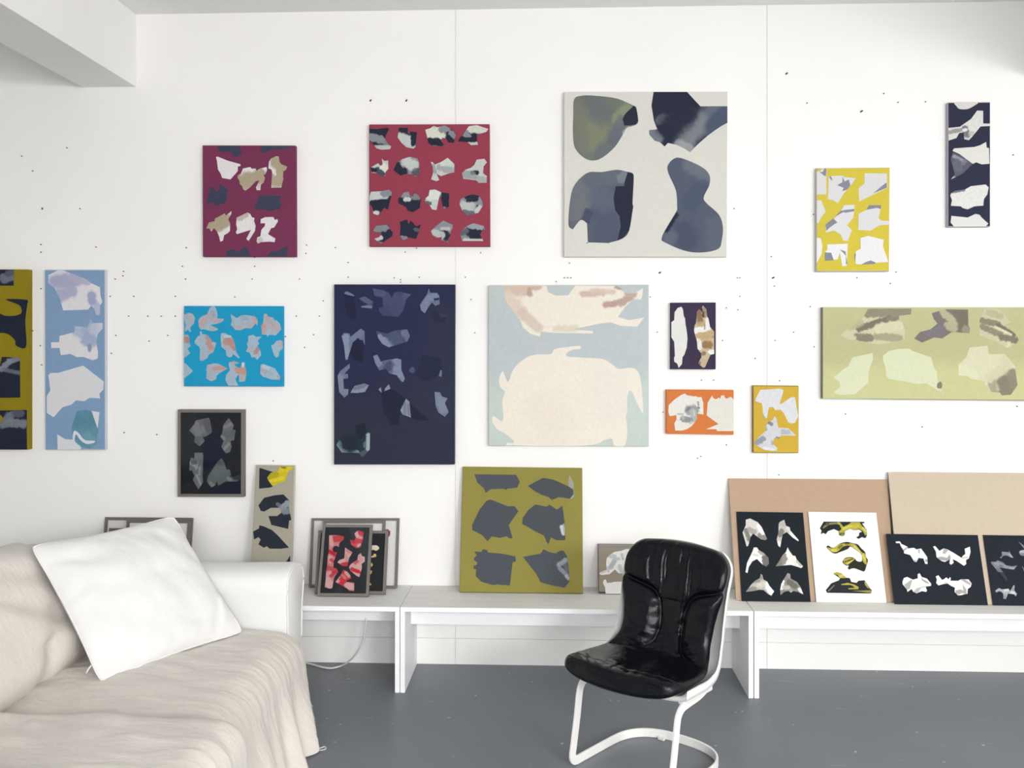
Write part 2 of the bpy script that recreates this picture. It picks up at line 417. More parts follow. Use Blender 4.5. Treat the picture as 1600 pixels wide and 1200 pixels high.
art(name='painting',label='crimson square canvas with sixteen black and white torn fragments in four rows',
 px=[(576.6,194.3),(764.8,193.8),(765.8,385),(577.2,385)],t=.03,bg='#9a3d51',z=(570,185,5.715),sh=[
 (GK,'40,92 110,96 205,82 216,98 188,150 182,190 212,230 236,250 225,275 150,280 105,268 60,215 40,200',[(45,165,150,190,35,G1,1),(130,185,200,220,25,G1,.8),(100,262,220,262,22,G2,.9)]),
 (GK,'302,84 385,84 382,130 402,140 405,116 465,124 452,272 428,268 372,258 330,220 294,170',[(310,170,390,200,45,G2,1),(330,210,420,250,30,G2,.9),(430,230,430,150,20,GK,1)]),
 (GK,'540,102 590,86 615,64 650,80 715,62 765,92 790,110 812,150 795,218 745,214 725,180 695,172 680,200 712,240 690,250 600,245 566,215 550,140',[(580,120,660,140,60,'#dfe2d2',1),(690,95,730,85,35,G1,1),(770,130,800,155,25,G1,.9),(620,242,690,245,16,G1,.9),(585,205,680,215,35,GK,1)]),
 (GK,'880,145 900,110 930,70 1000,60 1060,80 1104,94 1085,120 1000,148 1002,200 1012,235 950,238 915,212 832,205 848,172',[(940,80,1080,95,45,'#d6d8cc',1),(900,130,920,165,30,G1,1),(930,225,1000,228,20,G2,1),(860,190,990,190,22,GK,1)]),
 (G2,'50,440 118,400 140,425 160,410 152,358 172,380 208,376 210,450 186,475 184,512 150,522 110,490 62,485',[(50,460,90,462,20,GK,1),(115,460,160,500,28,GK,.9),(160,430,190,450,30,'#dfe3da',.9)]),
 (G1,'285,395 330,365 405,342 470,358 486,400 488,500 445,522 430,498 350,500 320,512 256,462',[(280,440,330,480,55,GK,1),(380,390,430,420,50,G2,1),(450,480,485,480,35,GK,.7)]),
 (G2,'588,388 606,390 625,412 680,390 740,352 800,408 798,482 755,490 680,516 640,494 665,550 640,560 592,545 612,480 606,430',[(670,440,790,470,30,G1,.6),(610,420,630,480,15,G1,.7),(700,400,760,380,30,'#d8dccf',.8)]),
 (G2,'1000,368 1068,360 1090,392 1060,430 1056,490 1090,515 1088,574 1022,576 990,552 880,540 868,490 900,458 950,440 978,415',[(962,484,1000,484,20,GK,1),(890,500,960,510,35,G1,.7),(1010,540,1070,555,30,G1,.5)]),
 (GK,'55,655 150,650 215,636 242,660 236,700 205,815 172,798 120,868 75,850 70,800 40,758 44,690',[(60,690,160,690,50,G2,1),(170,670,220,660,35,G1,1),(90,845,110,845,20,G2,1),(70,760,210,745,30,GK,1)]),
 (GK,'325,700 345,662 392,655 402,690 432,700 440,658 480,690 502,720 490,800 430,838 385,825 365,790 298,755 300,712',[(335,680,390,672,26,G1,1),(365,722,395,722,20,G2,1),(440,700,470,700,28,G1,.8)]),
 (G2,'578,640 625,634 680,658 755,670 750,790 705,808 692,770 672,680 660,720 640,818 600,812 575,770 538,752 545,710 570,690',[(715,680,720,780,48,GK,1),(590,680,640,680,40,'#dde2da',1),(545,755,580,760,18,GK,.8),(712,800,712,806,12,G1,.8)]),
 (G1,'855,720 920,690 960,678 1020,690 1050,740 1055,778 1015,842 915,868 870,825 846,765',[(910,700,1000,695,22,GK,1),(920,735,1000,725,16,GK,1),(970,795,1010,790,18,GK,1),(870,780,950,790,40,G2,.8),(1000,830,1030,800,25,G2,.9),(890,840,960,850,25,G3,.8)]),
 (GK,'75,1000 100,960 210,948 222,985 250,1020 245,1050 140,1122 85,1075 130,1060 150,1020 90,1012',[(100,985,180,975,35,G1,.9),(105,1075,140,1065,22,G2,1),(120,1112,150,1112,10,G1,.8)]),
 (GK,'312,925 375,902 392,945 410,910 460,965 500,945 480,1020 455,1078 400,1062 345,1090 312,1050 320,960',[(330,1065,365,1070,18,G1,.9),(450,990,480,1000,16,G3,.9)]),
 (G1,'590,1005 640,960 700,912 785,950 782,985 770,1000 765,1040 738,1085 748,1108 680,1085 690,1060 640,1065 605,1040',[(690,950,760,950,35,G1,1),(700,1030,750,1060,40,GK,1),(620,1020,690,1040,30,G2,.8),(690,985,750,985,15,'#c3c8c6',.8)]),
 (G1,'860,1010 905,965 970,935 1060,960 1074,990 1040,1010 1030,1040 1060,1095 870,1095 852,1030',[(940,1010,1030,1000,45,GK,1),(960,1060,1020,1060,30,GK,1),(940,960,1040,970,25,'#9ea3a8',1),(890,1085,1050,1090,14,G2,.9),(870,1025,910,1005,22,G3,1)]),
 ])

BG2='#5a616f'
art(name='painting',label='large pale grey canvas with four big slate blue and black rounded shapes',
 px=[(881.2,143.5),(1136.8,143.3),(1135.5,401.5),(881,401.3)],t=.03,bg='#dfddd4',z=(870,130,4.2857),sh=[
 ('#73786f','~115,110 165,84 260,84 400,102 510,148 532,165 545,250 530,278 470,300 445,340 390,425 310,495 245,518 180,498 120,430 108,330 110,220',
  [(160,170,200,420,60,'#7c8070',.8),(280,300,300,440,70,'#878c70',.8),(240,110,300,220,70,'#6b7173',.8),(470,180,410,240,45,'#8e9479',.9),(380,400,300,480,60,'#6a7077',.9),(440,250,380,380,40,'#676d76',.8),(480,300,455,330,15,'#c3c8c6',.5)]),
 ('#262a3d','515,150 532,165 540,210 546,252 528,276 480,284 452,282 440,240 458,205'),
 ('#24283c','648,58 760,58 872,58 920,110 962,155 1050,154 1144,154 1144,265 1100,288 1060,315 1010,352 960,395 925,428 893,462 850,435 800,412 745,400 722,424 690,395 655,385 620,345 618,315 672,308 650,250 634,150',
  [(900,300,1120,180,90,'#666d79',1),(850,400,960,260,60,'#7f848a',1),(1050,290,1140,200,60,'#4e576d',1),(820,400,890,440,30,'#a9acae',.7),(690,250,725,235,32,'#6e7480',.8),(640,335,680,370,35,'#747986',1),(760,300,860,200,85,'#24283c',1)]),
 (BG2,'~205,600 300,595 400,580 470,592 510,605 515,650 508,800 510,830 485,985 440,1040 345,1070 345,1070 208,1066 208,1066 202,938 202,938 160,916 108,978 108,978 78,945 90,780 120,680',
  [(130,860,170,700,80,'#70767b',1),(230,640,380,620,60,'#666c75',1),(330,900,330,1040,90,'#525a70',1),(210,870,190,920,30,'#454c62',.9),(270,740,330,800,70,'#62697a',.7),(430,640,455,610,30,'#868c92',.7)]),
 ('#24283c','475,595 512,608 515,650 504,800 512,830 486,985 440,1040 405,1055 428,960 420,890 390,850 380,770 395,690 450,690 460,640'),
 ('#555e70','~780,508 835,502 960,555 1020,610 1022,680 985,760 1000,800 1085,880 1112,960 1105,1050 1080,1110 965,1134 850,1120 720,1064 702,1040 725,985 800,860 806,832 806,832 798,720 750,610 742,555',
  [(900,540,1000,620,55,'#727982',.8),(960,700,900,800,60,'#4b546b',.8),(850,1000,870,1050,80,'#464d64',.8),(1050,950,1060,1060,60,'#616876',.7),(770,1030,760,1040,45,'#646b78',.7),(800,880,735,985,16,'#242a40',1)]),
 ])

art(name='painting',label='narrow mustard canvas with black shapes cut off by the left edge of the photo',
 px=[(-72,420.8),(43.8,421),(43.8,702.6),(-72,702.6)],t=.038,bg='#93830d',z=(0,410,4),sh=[
 ('#1c2236','-230,45 87,45 85,145 -230,145',[(30,100,80,80,30,'#6f7480',1),(50,70,80,60,20,'#565c6b',.9)]),
 ('#1c2236','~-200,250 -120,240 0,320 60,335 128,322 132,285 110,262 35,230 168,234 170,265 158,370 162,528 100,520 92,485 40,445 -60,440 -200,430'),
 ('#1c2236','12,590 125,595 126,845 -230,850 -230,690 0,640',[(10,665,60,620,18,'#8a8f9b',.9),(60,620,118,600,16,'#8a8f9b',.8),(20,670,120,690,12,'#6f7685',.8)]),
 ('#1c2236','-230,930 168,922 168,1170 -230,1170',[(20,1010,60,960,28,'#767b88',.9),(60,1000,150,1010,26,'#80858f',.9),(90,945,130,945,22,'#5d6372',.8),(20,1020,90,1010,16,'#777c86',.8)]),
 ('#93830d','~-20,955 5,955 16,975 8,1000 -20,1005'),
 ])

PB='#cdd0dc'
art(name='painting',label='tall narrow sky blue canvas with white torn shapes and one teal wash',
 px=[(70,421.3),(163.8,421.3),(164.3,702.8),(71,703)],t=.027,bg='#86a5c7',side='#d5d6dc',z=(60,410,4),sh=[
 ('#e7e5e8','62,80 125,48 155,50 300,105 330,130 385,155 388,210 400,245 385,270 386,322 372,332 358,325 350,290 330,270 310,295 155,300 135,230 100,160 62,130',
  [(110,120,220,110,45,'#b1b4cf',1),(130,210,200,180,40,'#b4b6d0',1),(220,90,300,110,35,'#babbd2',.9),(335,205,335,240,28,'#a9aece',1),(365,275,372,320,24,'#b5bcd8',.9)]),
 ('#e6e3e5','80,500 130,498 132,460 225,436 228,398 305,405 324,355 342,380 400,378 402,410 370,450 362,500 372,560 370,600 340,612 280,590 240,592 200,572 140,580 132,535 80,535',
  [(240,410,300,460,45,'#b9c4da',1),(320,390,330,480,50,'#a8b5cf',1),(370,400,350,420,35,'#c9cfdf',.8),(290,500,340,505,25,'#a9b6d2',.8),(320,520,320,548,12,'#8e98b4',.9)]),
 ('#e3e3e7','62,705 75,692 125,690 280,645 408,745 405,795 380,820 386,850 320,846 285,868 235,862 205,890 150,905 95,968 52,940 52,835 75,800'),
 ('#6899ad','240,930 290,920 330,928 375,1040 362,1110 372,1130 320,1165 270,1150 220,1110 205,1030 228,970',
  [(250,990,330,980,50,'#5b8fa5',.8),(300,1090,340,1130,30,'#7aa7b8',.8)]),
 ('#e4e5ea','332,928 382,936 370,1038'),
 ('#e4e5ea','118,1075 165,1105 212,1108 240,1140 270,1160 258,1170 120,1170'),
 ('#e2e8ec','~222,1055 250,1065 290,1110 350,1115 345,1128 300,1134 262,1110 235,1075 228,1120 262,1150 240,1150 215,1110'),
 ])

CB='#a9bccb'; CP='#bdacaf'
art(name='painting',label='small bright cyan canvas with scattered pale grey-pink torn fragments',
 px=[(287.3,478),(441.8,478.3),(442,603.8),(287.3,603.5)],t=.027,bg='#1a9ecb',z=(280,470,8.571),sh=[
 (CB,'65,190 125,160 185,178 210,230 200,300 145,360 160,412 140,415 115,385 90,410 70,390 90,330 68,250',[(100,200,170,220,40,CP,.5),(150,330,190,290,30,CP,.4)]),
 (CB,'~265,245 320,200 370,180 420,85 480,82 512,180 510,235 592,240 570,285 490,312 420,325 520,378 460,405 400,400 330,380 290,385 262,330',[(290,320,330,260,50,CP,.9),(400,200,440,230,40,CP,.8),(440,150,470,200,25,'#93a6bd',.6),(480,270,570,260,25,CP,.8),(440,370,500,375,25,CP,.7)]),
 (CB,'688,180 770,232 830,195 900,190 1015,210 1052,262 1045,335 1025,300 965,370 890,365 820,395 750,388 690,320 705,270',[(1000,230,1040,300,25,'#c6a8a4',1),(850,230,900,235,30,'#98abbe',.8),(740,350,840,370,30,CP,.6),(930,320,980,330,35,CP,.6)]),
 (CB,'1135,180 1170,170 1190,210 1260,225 1268,255 1310,262 1350,310 1365,385 1290,465 1240,455 1195,460 1185,485 1170,455 1110,450 1100,330 1125,290',[(1130,330,1130,420,35,'#c9a39c',1),(1170,230,1240,330,50,CP,.8),(1270,400,1330,360,45,CP,.6)]),
 (CB,'65,460 110,450 135,480 135,570 155,605 110,640 148,705 65,765',[(75,520,115,520,45,'#b58d83',1)]),
 (CB,'275,415 298,405 305,445 375,455 440,540 498,568 455,690 395,720 380,765 310,805 275,795 280,650 265,610 215,575 205,540 245,480 280,460',[(370,480,430,540,28,'#bd958b',.9),(390,560,430,640,35,'#c0988e',1),(400,680,440,680,25,CP,.8),(290,780,330,700,20,CP,.5)]),
 (CB,'560,435 610,430 650,455 690,465 735,540 765,690 812,762 795,770 720,712 705,750 670,758 632,735 625,665 565,615 555,500',[(640,540,700,560,55,'#ba938c',1),(700,600,740,650,25,'#bb948d',1),(610,480,680,470,18,'#c6d2da',.8),(580,600,650,630,40,CP,.4)]),
 (CB,'925,470 990,455 1025,482 1105,480 1050,530 1070,575 1045,610 1085,660 1098,725 1045,795 1010,755 970,758 945,695 895,680 920,620 905,580 925,540',[(1020,690,1060,640,30,'#b3908a',1),(910,660,950,640,25,CP,.8),(960,520,1000,560,40,'#9fc0d4',.6)]),
 (CB,'1230,600 1270,580 1300,540 1355,525 1390,545 1388,640 1340,680 1335,740 1300,762 1270,730',[(1350,560,1375,600,30,CP,.7),(1290,620,1310,640,25,'#9dc1d2',.7)]),
 (CB,'65,832 90,845 185,940 65,1042'),
 (CB,'375,855 430,850 450,838 520,842 620,890 650,905 540,970 500,1005 495,1050 430,1080 362,1040 370,950 362,930',[(470,910,600,895,30,'#c49f98',1),(400,880,420,950,40,CP,.6),(390,1040,470,1050,35,CP,.4)]),
 (CB,'665,825 740,808 810,835 740,850 752,875 810,900 830,880 835,825 880,825 880,880 902,950 880,1080 805,1085 800,1000 785,995 750,1050 790,1138 660,1138 618,1060 630,990 680,930 665,870',[(790,930,860,940,50,'#c29c8e',1),(830,1000,850,1060,35,CP,.7),(700,830,760,830,25,CP,.8),(855,830,850,880,12,'#dfe0e0',.9)]),
 (CB,'1090,860 1120,845 1280,905 1355,1020 1340,1058 1240,1055 1120,1015 1085,980',[(1110,930,1150,950,30,CP,.8),(1180,930,1230,980,30,'#9cb3c4',.7),(1320,1010,1340,1040,20,CP,.9),(1130,880,1200,900,25,'#c5d1d8',.8)]),
 ])

NG='#282c47'
art(name='painting',label='large midnight navy canvas with dim smoky blue fragments',
 px=[(522,444.3),(710.6,444.5),(710,725.9),(521.8,725.8)],t=.032,bg='#262a4a',z=(510,435,4),sh=[
 ('#24294a','49,40 801,40 799,1160 49,1160',[(60,1120,790,1120,420,'#2b2e42',1),(740,300,740,800,140,'#2c3046',.8)]),
 ('#1d2140','112,92 170,98 190,240 165,262 135,240 115,170'),
 ('#727b95','~114,88 130,82 172,104 165,110 118,98'),
 ('#3b4161','198,125 240,112 292,145 285,188 222,182 215,175 260,165',[(230,125,275,140,22,'#565d7c',1),(225,176,280,182,12,'#747c97',1)]),
 ('#3c4364','290,62 355,75 390,90 408,122 425,88 460,82 530,100 500,130 480,200 450,240 350,232 328,205 330,182 355,180 350,120 300,110',[(380,110,450,170,60,'#454c6d',.8),(300,80,350,90,25,'#515878',.8),(490,110,520,105,20,'#525a78',.8)]),
 ('#6b7590','585,165 630,98 640,62 648,90 692,90 705,110 708,160 680,172 660,150 640,175 615,218 592,200',[(620,120,610,190,28,'#7d87a0',.8),(660,120,690,110,22,'#828ba3',.7)]),
 ('#23273c','668,125 705,120 705,134 675,140'),
 ('#23273f','640,190 700,215 760,230 740,275 680,280',[(720,220,750,225,20,'#363c54',.7)]),
 ('#6c7590','95,360 110,340 145,345 150,365 215,314 238,330 240,420 228,385 190,380 165,400 140,478 132,510 120,510 110,420',[(120,370,125,480,22,'#8892a8',1),(170,370,220,330,22,'#727b97',1)]),
 ('#1b1f38','165,400 200,370 215,400 235,420 225,530 170,500 150,470'),
 ('#454c6a','310,328 380,345 430,325 505,318 522,360 505,395 390,430 350,410 325,375',[(330,375,395,415,25,'#848da4',1),(490,340,510,370,25,'#6c7590',.9),(420,360,440,400,40,'#4e5675',.8)]),
 ('#5d6683','292,485 318,476 340,520 375,510 440,500 468,508 468,570 490,625 480,648 462,640 440,605 395,595 372,565 330,575 305,530',[(315,495,325,530,22,'#818aa1',.9),(440,520,450,590,35,'#7f89a0',1),(380,560,400,540,25,'#394060',.7),(470,610,480,635,14,'#7f89a0',.9)]),
 ('#1f2440','560,600 600,480 720,500 720,590 650,640 590,640'),
 ('#4a5272','~518,570 540,552 552,570 545,590 525,588'),
 ('#6b7590','702,610 712,572 722,575 720,615'),
 ('#6b7590','70,610 85,580 145,532 146,560 112,596 135,598 135,625 105,628 110,690 138,692 135,725 112,746 80,710',[(80,620,85,700,25,'#8089a0',.9),(110,710,130,705,18,'#7a839c',.9)]),
 ('#8a93a6','150,715 175,672 235,656 265,668 240,710 190,716',[(180,680,230,665,20,'#6b7489',.9)]),
 ('#1c2039','340,715 400,690 430,700 490,745 460,820 452,912 402,915 395,885 360,850'),
 ('#8a93a8','325,695 340,680 346,715'),
 ('#868fa6','362,705 368,685 390,662 400,690'),
 ('#1d213a','520,780 648,890 560,885 530,870'),
 ('#8c94a6','462,825 498,752 518,770 528,870 505,860 478,852',[(490,780,490,850,10,'#737b90',.9),(512,790,515,850,8,'#6f778d',.9)]),
 ('#6e7891','676,710 710,712 722,738 758,748 740,780 765,835 740,865 700,838 684,800',[(720,760,730,820,25,'#7f89a1',.9),(690,720,695,780,18,'#808aa0',.7)]),
 ('#23303f','62,1040 95,985 180,970 240,960 272,968 270,1070 225,1118 200,1090 95,1088',[(70,1030,80,1070,22,'#6f8791',1),(85,1080,190,1085,14,'#7e939b',1),(265,980,262,1065,16,'#9db0b5',1),(225,1100,240,1090,18,'#4a5d68',.9),(240,1030,240,1050,10,'#5f747e',.8),(150,1030,150,1030,60,'#1c2738',1)]),
 ('#1b2333','180,920 240,900 250,960 215,1010 185,990'),
 ])

CR='#f2eadb'
art(name='painting',label='large square canvas of cream animal-like silhouettes on pale blue-grey',
 px=[(763.6,446),(1013.6,444.8),(1013.8,697.6),(763.7,696.5)],t=.03,bg='#c3cacb',z=(755,435,4.444),sh=[
 ('#c3caca','40,47 1150,45 1150,1165 40,1160',[(60,420,1130,420,240,'#c2c9cc',.9),(50,1100,1140,1100,330,'#c8d3cc',1),(1080,900,1080,900,200,'#cbd8cf',.8)]),
 (CR,'145,50 440,50 450,95 500,118 590,118 640,50 920,50 960,70 985,100 1040,105 1110,68 1105,120 1095,148 1040,145 980,205 935,268 1010,290 1118,272 1070,335 950,328 885,305 800,315 620,355 762,365 762,382 490,378 400,370 395,405 330,385 275,340 255,285 200,215 165,170 148,120',
  [(180,80,300,75,45,'#d8c2b2',1),(320,80,325,110,18,'#bfa293',.9),(360,60,385,55,25,'#cbb2a2',.9),(165,130,260,240,50,'#e3d1c2',1),(270,240,380,340,35,'#d9c8b8',.9),(500,350,640,345,22,'#ddd2be',.8),(690,110,830,100,22,'#d4bcae',1),(760,85,900,95,20,'#dcc7b8',.8),(850,185,960,165,22,'#c0a297',1),(960,170,1030,120,26,'#bfa79c',1),(1000,110,1050,110,20,'#c8afa3',1),(920,60,970,72,12,'#a99b95',.9)]),
 (CR,'~470,525 500,490 640,470 675,472 672,490 620,495 585,515 582,540 690,550 830,560 900,600 940,628 1030,622 1080,655 1100,760 1110,925 1090,910 1055,840 1045,810 1018,780 1000,830 1000,930 992,960 1000,1070 980,1162 912,1162 895,1115 850,1120 720,1160 230,1160 215,1130 150,1075 100,1050 65,1000 62,965 82,958 125,992 140,960 132,850 150,790 120,755 110,700 135,645 155,690 175,718 200,650 240,595 310,545 380,528',
  [(860,760,900,900,140,'#efe6dc',.7),(450,950,500,1000,150,'#eee5d4',.8)]),
 (CR,'158,1160 165,1140 200,1145 205,1160'),
 ])

art(name='painting',label='small dark aubergine canvas with one white and one tan rabbit-like scrap',
 px=[(1048,473),(1118.5,472.6),(1118.4,577),(1047.8,576.8)],t=.028,bg='#3b3049',z=(1030,465,10),sh=[
 ('#e6e5e0','190,385 235,350 240,230 290,160 330,150 345,140 370,180 382,280 405,330 412,420 430,520 442,640 430,780 395,890 365,930 355,1040 305,1098 280,1030 235,1000 232,940 245,910 235,690 190,620'),
 ('#c9b596','590,215 625,180 650,200 672,240 680,200 668,150 685,125 735,180 748,290 770,330 795,460 858,530 858,790 860,880 800,895 770,960 715,1090 680,1092 610,1025 660,930 655,870 600,800 590,680 560,580 545,520 552,440 575,400',
  [(615,230,640,370,50,'#8c7458',1),(700,170,715,280,30,'#a08a70',.9),(690,230,690,300,16,'#4c3f45',1),(640,420,660,440,50,'#bfa57c',.8),(570,520,700,500,50,'#efece6',1),(760,350,770,470,40,'#eceae5',1),(710,400,710,490,10,'#9a8a76',.9),(640,600,830,580,60,'#c4a97f',1),(720,740,780,740,60,'#9a7a50',1),(610,680,630,780,40,'#e9e4da',1),(680,880,700,870,30,'#86705a',.9),(800,850,850,850,40,'#f0eeea',1),(690,1000,720,1040,40,'#c3b193',.9),(840,610,845,610,10,'#6d5c50',.9),(620,1025,630,1020,25,'#7a6a60',.9)]),
 ])

art(name='painting',label='small orange canvas with two off-white blobs and a grey fold',
 px=[(1041,608.8),(1146.5,609.6),(1146.4,679.3),(1041.2,677.6)],t=.03,bg='#d97c40',z=(1030,600,12.8),sh=[
 ('#e8e6de','190,430 220,390 320,300 440,220 510,192 560,225 700,250 720,240 780,265 845,262 880,370 885,610 850,605 750,590 755,700 700,780 640,850 560,900 470,930 320,930 302,790 345,710 345,620 250,640 205,640 185,560',
  [(600,530,700,520,95,'#9c9e9e',1),(680,560,700,700,70,'#b2b5b4',1),(480,700,620,720,60,'#929594',1),(560,520,600,480,25,'#77797a',.9),(775,360,785,430,15,'#8c8e8f',1),(780,470,800,480,20,'#77797a',.9),(370,600,480,600,16,'#b5b6b2',.9),(470,650,480,690,30,'#b9b8a8',.9),(640,760,660,790,25,'#c5d2cf',.7),(690,540,700,640,12,'#d4d6d4',.8)]),
 ('#e4e2d8','1060,232 1075,275 1110,300 1160,295 1185,270 1225,295 1235,235 1295,225 1310,265 1350,295 1430,255 1492,310 1492,942 1160,942 1140,905 935,905 1185,800 950,630 970,370'),
 ])

art(name='painting',label='small ochre yellow canvas with two pale grey bird-like scraps',
 px=[(1176.8,602.4),(1248,603),(1247.8,707.9),(1177,707.5)],t=.028,bg='#d3ae3c',side='#8f7a45',z=(1165,590,9.6),sh=[
 ('#dcdde0','220,185 515,165 568,185 562,225 512,385 525,400 690,290 740,295 790,580 740,680 680,690 640,670 570,530 520,480 450,490 410,440 350,445 320,600 295,625 260,560 255,450 240,385 150,355 150,320',[(250,570,285,620,16,'#8d8f92',1),(620,560,700,600,60,'#dfe2e0',.8)]),
 ('#d3d4d8','340,660 410,635 435,578 465,620 490,750 640,760 765,872 530,868 510,915 430,905 405,985 480,1060 470,1095 390,1100 280,1085 180,1025 125,990 180,910 300,800 290,745',
  [(340,665,390,700,25,'#84868b',1),(160,980,260,920,45,'#9599a0',1),(560,810,640,820,35,'#b3b6bb',1),(460,900,520,910,14,'#86888d',1),(300,750,310,780,20,'#a2a4aa',.9),(400,960,400,1000,18,'#a4a8b2',.8),(280,1060,420,1085,25,'#e3e4e4',.9)]),
 ])

YG='#8b8d99'
art(name='painting',label='lemon yellow canvas with nine white and grey paper-like shards',
 px=[(1276,262.6),(1390.4,261.6),(1389.3,423.9),(1276,424.2)],t=.032,bg='#d9c645',side='#cfc6c0',z=(1265,255,6.857),sh=[
 ('#e0dedd','75,90 110,85 140,60 180,55 180,335 75,335',[]),
 (YG,'105,92 140,95 160,55 178,55 175,140 150,130'),
 ('#e1dfe0','205,140 350,132 385,150 495,160 440,240 370,320 300,430 250,395 195,388'),
 (YG,'205,145 225,138 242,165 240,190'),
 (YG,'295,235 350,205 355,140 375,195 420,175 438,240 400,285 350,300 365,265'),
 ('#e0ddde','588,108 828,110 832,265 530,410 525,270 588,215'),
 (YG,'680,325 760,255 825,205 828,262 740,300'),
 ('#e2e0e0','75,400 125,398 175,520 130,570 95,640 75,640'),
 ('#e3e1e2','370,450 480,445 480,510 465,590 400,665 455,715 410,832 362,830 330,760 260,720 175,745 170,660 260,595 330,520'),
 (YG,'170,658 255,592 298,635 262,655 215,690 180,722'),
 (YG,'270,575 335,510 385,500 480,490 478,515 385,530 360,525'),
 ('#e2e0e0','522,545 610,500 650,450 768,452 762,490 738,590 770,615 852,620 852,660 750,665 655,722 522,715'),
 (YG,'608,500 640,450 768,450 762,492 720,478 660,490'),
 ('#efeeee','75,800 118,802 138,880 130,970 75,1070'),
 ('#efeeee','190,870 410,862 405,940 400,1100 350,1105 325,960 300,1030 262,1035 165,950 190,925'),
 (YG,'165,955 232,960 258,1040 165,1045'),
 (YG,'325,925 385,945 405,1080 390,1085 388,990 360,960'),
 ('#efedee','545,800 630,778 795,820 785,890 845,1060 730,1065 560,1085 495,1080 485,980 500,940 548,915'),
 (YG,'482,970 495,968 490,1045 482,1020'),
 (YG,'555,1085 600,1060 655,1042 710,1065 690,1080'),
 ])

MN='#2b2e45'
art(name='painting',label='tall narrow black-navy canvas with white shapes at upper right of the wall',
 px=[(1481.6,159.9),(1547.2,159.3),(1547.2,354.2),(1481.6,354.4)],t=.03,bg=MN,side='#b9b3bd',z=(1470,150,5.714),sh=[
 ('#dfdcd6','~132,55 325,55 300,85 240,116 170,116 140,90'),
 ('#e2e0db','68,285 170,275 270,205 325,130 378,132 378,246 440,246 440,268 355,272 275,370 250,395 210,385 205,325 165,330 140,375 70,398',
  [(75,325,190,300,18,'#a19d9b',1),(215,290,235,350,28,'#7d7a7c',1),(205,305,225,300,14,'#e8e6e2',1),(265,335,280,335,22,'#c0bdb8',.8),(225,385,260,385,16,'#d0cdc9',.8)]),
 ('#e6e4de','105,490 118,468 300,455 350,440 405,410 410,460 430,465 434,605 365,610 318,592 285,606 170,520'),
 ('#5d5f6c','88,560 108,502 190,535 285,605 200,690 140,720 90,745 125,700',[(120,540,190,575,16,'#9a9aa3',1),(150,600,160,640,40,'#6a6c79',.8),(215,580,200,600,20,'#848590',.7),(100,738,120,732,14,'#c9c8cc',1)]),
 ('#e7e5e0','92,865 130,845 215,835 270,805 400,790 428,815 415,880 385,920 380,978 300,985 240,1012 195,1000 180,985 90,980 100,930 85,890',[(95,852,200,835,18,'#77777f',1)]),
 ('#e7e6e2','95,1070 240,1085 310,1052 345,1060 365,1085 425,1140 400,1165 120,1168 88,1130'),
 ])

OL='#c5c594'; OD='#8d8874'; OP='#dcdfbd'
art(name='painting',label='wide pale olive green canvas with khaki and lime shapes cut by the right photo edge',
 px=[(1285.6,480),(1642,480.4),(1642,626.2),(1285.6,622.6)],t=.036,bg='#c3c08f',side='#8a8577',z=(1275,470,4.923),sh=[
 ('#c4c293','52,50 1800,50 1800,758 52,752',[(60,740,1780,740,260,'#cccd97',1),(60,300,1780,300,160,'#bfba8d',.6)]),
 ('#cfcdab','190,265 215,240 310,170 370,115 400,60 735,60 730,105 640,115 640,145 665,170 685,230 680,300 600,320 470,335 380,320 300,300 255,300',
  [(400,95,720,85,35,'#938d79',1),(330,215,560,140,26,'#7e7867',1),(560,140,630,140,20,'#8a8473',1),(310,280,420,285,30,'#8b8571',1),(470,270,640,290,30,'#aaa587',1),(230,270,280,290,30,'#cfcda9',1),(480,215,640,190,40,'#d6d5b1',1),(260,200,340,170,30,'#b5b08f',.8)]),
 ('#7e7773','890,95 940,80 1000,65 1170,68 1172,190 1185,215 1180,250 1045,240 970,290 910,282 815,322 755,290 800,240 880,220 935,175 905,140',
  [(980,90,1080,180,28,'#b9b494',1),(1010,190,1060,210,30,'#b5b08f',1),(1110,100,1130,170,45,'#7b7465',1),(1150,220,1160,235,30,'#a09a82',.9),(880,240,960,220,40,'#7f7a7e',1)]),
 ('#cbc9a5','1295,60 1400,60 1450,110 1495,165 1450,190 1530,250 1560,300 1540,330 1470,362 1380,310 1260,270 1258,150',
  [(1270,150,1400,180,24,'#8f8973',1),(1400,190,1520,260,18,'#7e7866',1),(1280,200,1420,260,24,'#938d77',1),(1430,280,1550,305,26,'#857f6d',1),(1380,200,1500,260,9,'#dad9b6',1),(1480,330,1480,350,20,'#d9dab4',.8),(1330,90,1420,120,25,'#b8b491',.8)]),
 (OP,'435,402 440,450 405,540 402,630 300,718 190,725 135,705 185,665 182,625 135,590 200,535 250,500 280,435'),
 (OP,'515,425 560,385 640,370 720,368 740,385 885,435 910,520 930,545 935,620 985,720 940,690 850,635 770,640 690,620 560,602 540,580 535,510 515,460',[(960,700,970,710,20,'#d0cfae',.9)]),
 ('#88826f','~930,665 935,635 960,622 970,645 965,672 945,675'),
 ('#dad8b8','1095,495 1160,430 1180,360 1320,345 1328,412 1450,408 1530,500 1550,650 1500,722 1430,728 1415,705 1350,702 1325,655 1300,650 1298,620 1190,600 1165,578 1098,575',
  [(1110,540,1200,580,50,'#dedfbe',1),(1450,620,1480,680,80,'#8a8470',1),(1510,560,1530,640,40,'#928c78',1),(1350,620,1360,690,32,'#a59f88',.9),(1340,590,1440,520,40,'#d3d1af',.9),(1420,710,1480,715,22,'#8c8672',1),(1450,450,1480,480,40,'#d3d2b0',.8)]),
 ])

